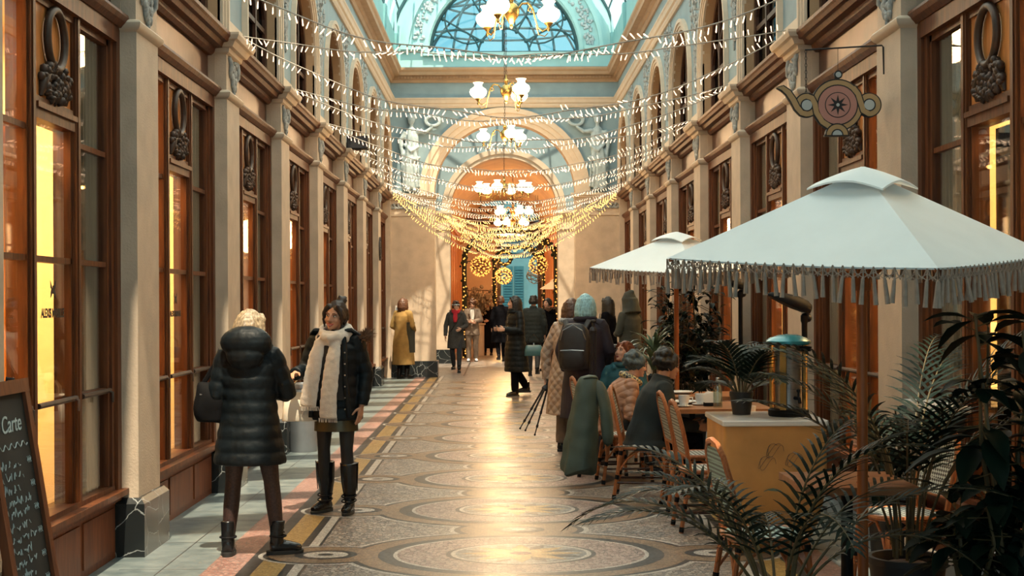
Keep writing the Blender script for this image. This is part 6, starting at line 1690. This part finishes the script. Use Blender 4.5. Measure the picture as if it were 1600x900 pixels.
person('woman in a dark fur collared coat with bare legs glancing back at the camera', at_feet(857, 580), PI + .9, 1.66, coat=True, coatm='blackcloth', hem=.55, flare=.03, collar='furhood', pants='tights', pantsr=.95, hair='updo', hairm='blackhair', yaw=1.5, lip='lips', shoeh=.14)
# pair with backpack and tripod
loc = ground(915, 716)
def ex_pack(r, J, up, Hm):
    g = G()
    for z, rd in ((1.45, .10),): g.tube([up((rd * cos(a), rd * sin(a), z)) for a in [2 * PI * i / 18 for i in range(18)]], .03, 9, closed=True)
    g.build('collar_roll', M['purple'], r, smooth=True)
packp, J, up, Hm = person('silver blue haired person in a long aubergine coat seen from behind with a backpack', loc, PI - .25, 1.66, coat=True, coatm='purple', hem=.42, flare=.04, wide=1.14, pants='jeans', pantsr=1.2, hair='bob', hairm='silver', face=False, arms={'L': ((.27, -.02, 1.12), (.24, -.16, .92)), 'R': ((.26, .0, 1.12), (.2, -.2, 1.0))}, extra=ex_pack, lean=.06, vox=.010)
c = W(packp, (.06, .25, .93)); bp = thing('backpack', 'dark backpack worn by the silver blue haired person', 'backpack', c, packp.rotation_euler.z)
g = G(); rings = []
for z, w, d in ((0, .12, .07), (.02, .15, .10), (.14, .165, .115), (.30, .16, .105), (.40, .135, .08), (.455, .09, .05), (.47, .05, .02)):
    rings.append([V((w * (abs(cos(a)) ** .55) * (1 if cos(a) > 0 else -1), d * (abs(sin(a)) ** .6) * (1 if sin(a) > 0 else -1), z)) for a in [2 * PI * i / 28 for i in range(28)]])
g.loft(rings); g.build('main_pouch', M['pack'], bp, smooth=True, noise=(.006, 9))
g = G(); rings = [[V((w * (abs(cos(a)) ** .5) * (1 if cos(a) > 0 else -1), .085 + d * sin(a), z)) for a in [2 * PI * i / 20 for i in range(20)]] for z, w, d in ((.03, .10, .03), (.06, .125, .05), (.18, .12, .045), (.21, .10, .02))]
g.loft(rings); g.build('front_pocket', M['pack'], bp, smooth=True)
g = G(); g.tube([(-.12, .135, .20), (0, .145, .205), (.12, .135, .20)], .005, 5); g.tube([(-.13, .08, .30), (-.1, .11, .40), (0, .09, .455), (.1, .11, .40), (.13, .08, .30)], .005, 5); g.build('zip', M['steel'], bp)
for s in (-1, 1):
    g = G(); g.tube([(s * .09, -.06, .42), (s * .12, -.14, .50), (s * .14, -.27, .44), (s * .15, -.26, .25), (s * .13, -.10, .08)], [(.028, .007)] * 5, 8); g.build('strap', M['pack'], bp)
def tripod(label, top, spread, L, rotm, head=True, name='camera_tripod'):
    r = thing(name, label, 'tripod', top); r.rotation_euler = rotm
    for i in range(3):
        a = 2 * PI * i / 3 + .3; e = V((spread * cos(a), spread * sin(a), -L)); b = V((.025 * cos(a), .025 * sin(a), -.03)); g = G(); g.tube([b, b.lerp(e, .5)], .011, 7); g.tube([b.lerp(e, .48), b.lerp(e, .8)], .0085, 7); g.tube([b.lerp(e, .78), e], .0065, 7)
        for t in (.48, .78): c = b.lerp(e, t); g.tube([c, c + (e - b).normalized() * .03], .014, 7)
        lg = g.build('leg', M['iron'], r, smooth=True); G().ell(e, .012, 7).build('rubber_foot', M['black'], lg)
    g = G(); g.lathe([(.03, -.05), (.04, -.03), (.03, 0), (.015, .01), (.015, .05), (.03, .06), (.03, .075), (.004, .08)], n=12); g.tube([(0, 0, .06), (.06, .02, .03)], .006, 6); g.build('head', M['iron'], r, smooth=True)
    return r
c = at(927, 512, packp.location.y - .42); tripod('folded camera tripod strapped upright on the backpack', c, .03, .56, (0, .02, 0))
qp, J, up, Hm = person('person in a beige quilted coat and striped scarf beside the backpack wearer, back turned', ground(890, 706), PI - .5, 1.62, coat=True, coatm='quilt', hem=.42, flare=.05, puffy=0, wide=1.14, pants='beige', pantsr=1.15, hair='bob', hairm='brown', face=False, lean=.12, arms={'L': ((.29, .02, 1.10), (.29, -.02, .80)), 'R': ((.26, -.05, 1.12), (.2, -.2, 1.05))}, curl=(1.0, .8),
    extra=lambda r, J, up, Hm: (G().tube([up((.11 * cos(a), .0 + .10 * sin(a), 1.45)) for a in [2 * PI * i / 18 for i in range(18)]], .04, 10, closed=True).build('striped_scarf', mat('striped_scarf_wool', (.55, .55, .52), .9, c2=(.10, .12, .16), scale=9, stretch=(1, 8, 8)), r, smooth=True), None), vox=.010)
c = W(qp, J['wrL']) + V((-.0, -.04, -.07)); c2 = V(c)
tripod('half folded black tripod hanging from the hand of the quilted coat person', c, .10, .52, (-.1, .42, 0))
person('long haired person in a black coat with white scarf, standing by the right wall', ground(951, 618), -PI / 2 - .4, 1.66, coat=True, coatm='blackcloth', hem=.5, wide=1.08, pants='blackcloth', hair='straight', hairm='blackhair', yaw=-.5, extra=lambda r, J, up, Hm: (G().tube([up((.06, -.13, 1.42)), up((.08, -.165, 1.2)), up((.08, -.165, .95))], [(.04, .015), (.05, .015), (.05, .015)], 10, ref=(1, 0, 0)).build('scarf', M['scarf'], r, smooth=True), None))
person('hooded person in a dark grey green coat seen from behind near the right wall', ground(985, 632), PI + .75, 1.68, coat=True, coatm='olive', hem=.3, flare=.05, wide=1.12, collar='hoodup', pants='blackcloth', hair=None, face=False, arms={'L': ((.25, -.02, 1.12), (.10, -.2, 1.1)), 'R': ((.25, -.02, 1.12), (.1, -.2, 1.1))})
# seated people
man, J, up, Hm = person('dark haired man in a black coat seated sideways on the rattan chair', (1.06, 11.45, 0), PI / 2 + .10, 1.62, sit=True, lean=.28, coat=True, coatm='navy', wide=1.26, pants='blackcloth', pantsr=1.1, hair='fluffy', hairm='blackhair', yaw=.25, pitch=.1, arms={'L': ((.27, -.12, 1.12), (.20, -.38, 1.16)), 'R': ((.26, -.10, 1.12), (.16, -.36, 1.16))}, vox=.010, skin='skin2')
red, J, up, Hm = person('auburn haired woman in a teal jacket seated and looking up at the backpack wearer', (1.12, 14.15, 0), -.4, 1.60, sit=True, coat=True, coatm='tealfab', collar='hood', hair='bob', hairm='redhair', yaw=-.45, pitch=-.22, lip='lips', pants='jeans', puffy=.008, arms={'L': ((.25, -.06, 1.12), (.1, -.28, 1.14)), 'R': ((.25, -.06, 1.12), (.12, -.26, 1.12))},
    extra=lambda r, J, up, Hm: (G().tube([up((.085 * cos(a), .08 * sin(a), 1.46)) for a in [2 * PI * i / 18 for i in range(18)]], .03, 9, closed=True).build('teal_scarf', M['tealfab'], r, smooth=True), None))
pch, J, up, Hm = person('person in a peach padded jacket with patterned scarf, seated with back to the aisle', (.86, 12.95, 0), PI / 2 + .1, 1.58, sit=True, lean=.5, coat=True, coatm='peachq', wide=1.22, puffy=0, hair='fluffy', hairm='greyhair', face=True, yaw=.2, pants='jeans', arms={'L': ((.26, -.12, 1.12), (.18, -.38, 1.14)), 'R': ((.26, -.10, 1.12), (.16, -.36, 1.14))},
    extra=lambda r, J, up, Hm: (G().tube([up((.10 * cos(a), .005 + .095 * sin(a), 1.45)) for a in [2 * PI * i / 18 for i in range(18)]], .034, 9, closed=True).build('patterned_scarf', checker('yellow_black_check', (.5, .42, .2), (.04, .04, .05), 40), r, smooth=True), None))
dup(c0, 'rattan bistro chair under the peach jacket person', (.80, 12.95, 0), PI / 2 + .1)
dup(c0, 'rattan bistro chair under the auburn haired woman', (1.12, 14.2, 0), -.4)
# ================================================================== LIGHT AND CAMERA
w = bpy.data.worlds.new('sky'); scene.world = w; w.use_nodes = True
nt = w.node_tree; bg = nt.nodes['Background']
tc = nt.nodes.new('ShaderNodeTexCoord'); sp = nt.nodes.new('ShaderNodeSeparateXYZ'); nt.links.new(tc.outputs['Generated'], sp.inputs['Vector'])
nz = nt.nodes.new('ShaderNodeTexNoise'); nz.inputs['Scale'].default_value = 5; nz.inputs['Detail'].default_value = 5; nt.links.new(tc.outputs['Generated'], nz.inputs['Vector'])
rp = nt.nodes.new('ShaderNodeValToRGB'); rp.color_ramp.elements[0].position = .35; rp.color_ramp.elements[1].position = .68
rp.color_ramp.elements[0].color = (.40, .76, .84, 1); rp.color_ramp.elements[1].color = (.80, .98, 1, 1)
nt.links.new(nz.outputs['Fac'], rp.inputs['Fac']); nt.links.new(rp.outputs['Color'], bg.inputs['Color'])
bg.inputs['Strength'].default_value = 1.75
WARM = (1, .56, .20); WARM2 = (1, .70, .40)
for s in (-1, 1):
    for k in range(-1, 7):
        p = (s * (HW + 1.25), bay_y(k), 3.30)
        e = {(-1, -1): 380, (-1, 0): 330, (1, -1): 190}.get((s, k), 230)
        light('shop_ceiling_lamp', 'AREA', p, e, (1, .64, .27), 1.0, (0, 0, 0), sy=1.6)
    for k in range(0, 7):                                              # small uplights resting by the capitals
        light('ledge_lamp', 'POINT', (s * (HW - .22), pil_y(k) + .45, 3.62), 1.3 if k % 2 else .5, (1, .52, .15), .03)
sd = V((-.054, .42, -1)).normalized()
sun = light('sun', 'SUN', (0, 0, 20), 12.0, (1, .84, .60)); sun.data.angle = .012; sun.rotation_euler = sd.to_track_quat('-Z', 'Y').to_euler()
light('rotunda_fill', 'POINT', (0, 33.2, 5.6), 40, (1, .58, .22), .4)  # added warm fill without a fixture of its own
for y in (39, 43, 47, 51): light('passage_fill', 'POINT', (0, y, 2.5), 110, (1, .50, .16), .3)  # added fill without fixtures, kept low to brighten walls, not vault
cam = bpy.data.cameras.new('camera'); co = bpy.data.objects.new('camera', cam); col.objects.link(co)
cam.sensor_width = 36; cam.lens = FPX / 1600 * 36; cam.clip_end = 300
cam.shift_x = (800 - VPX) / 1600; cam.shift_y = (VPY - 450) / 1600
co.location = (CAMX, 0, CAMZ)
co.rotation_euler = (Matrix.Rotation(PI / 2, 3, 'X') @ Matrix.Rotation(-ROLL, 3, 'Z')).to_euler()
scene.camera = co
scene.view_settings.view_transform = 'Standard'; scene.view_settings.look = 'None'; scene.view_settings.gamma = 1; scene.view_settings.exposure = -.38
scene.view_settings.use_curve_mapping = False
scene.cycles.use_denoising = True; scene.cycles.max_bounces = 8; scene.cycles.transparent_max_bounces = 16; scene.cycles.sample_clamp_indirect = 6
for nm in ('bulb', 'bulbgold'):
    try: M[nm].cycles.emission_sampling = 'NONE'
    except Exception: pass
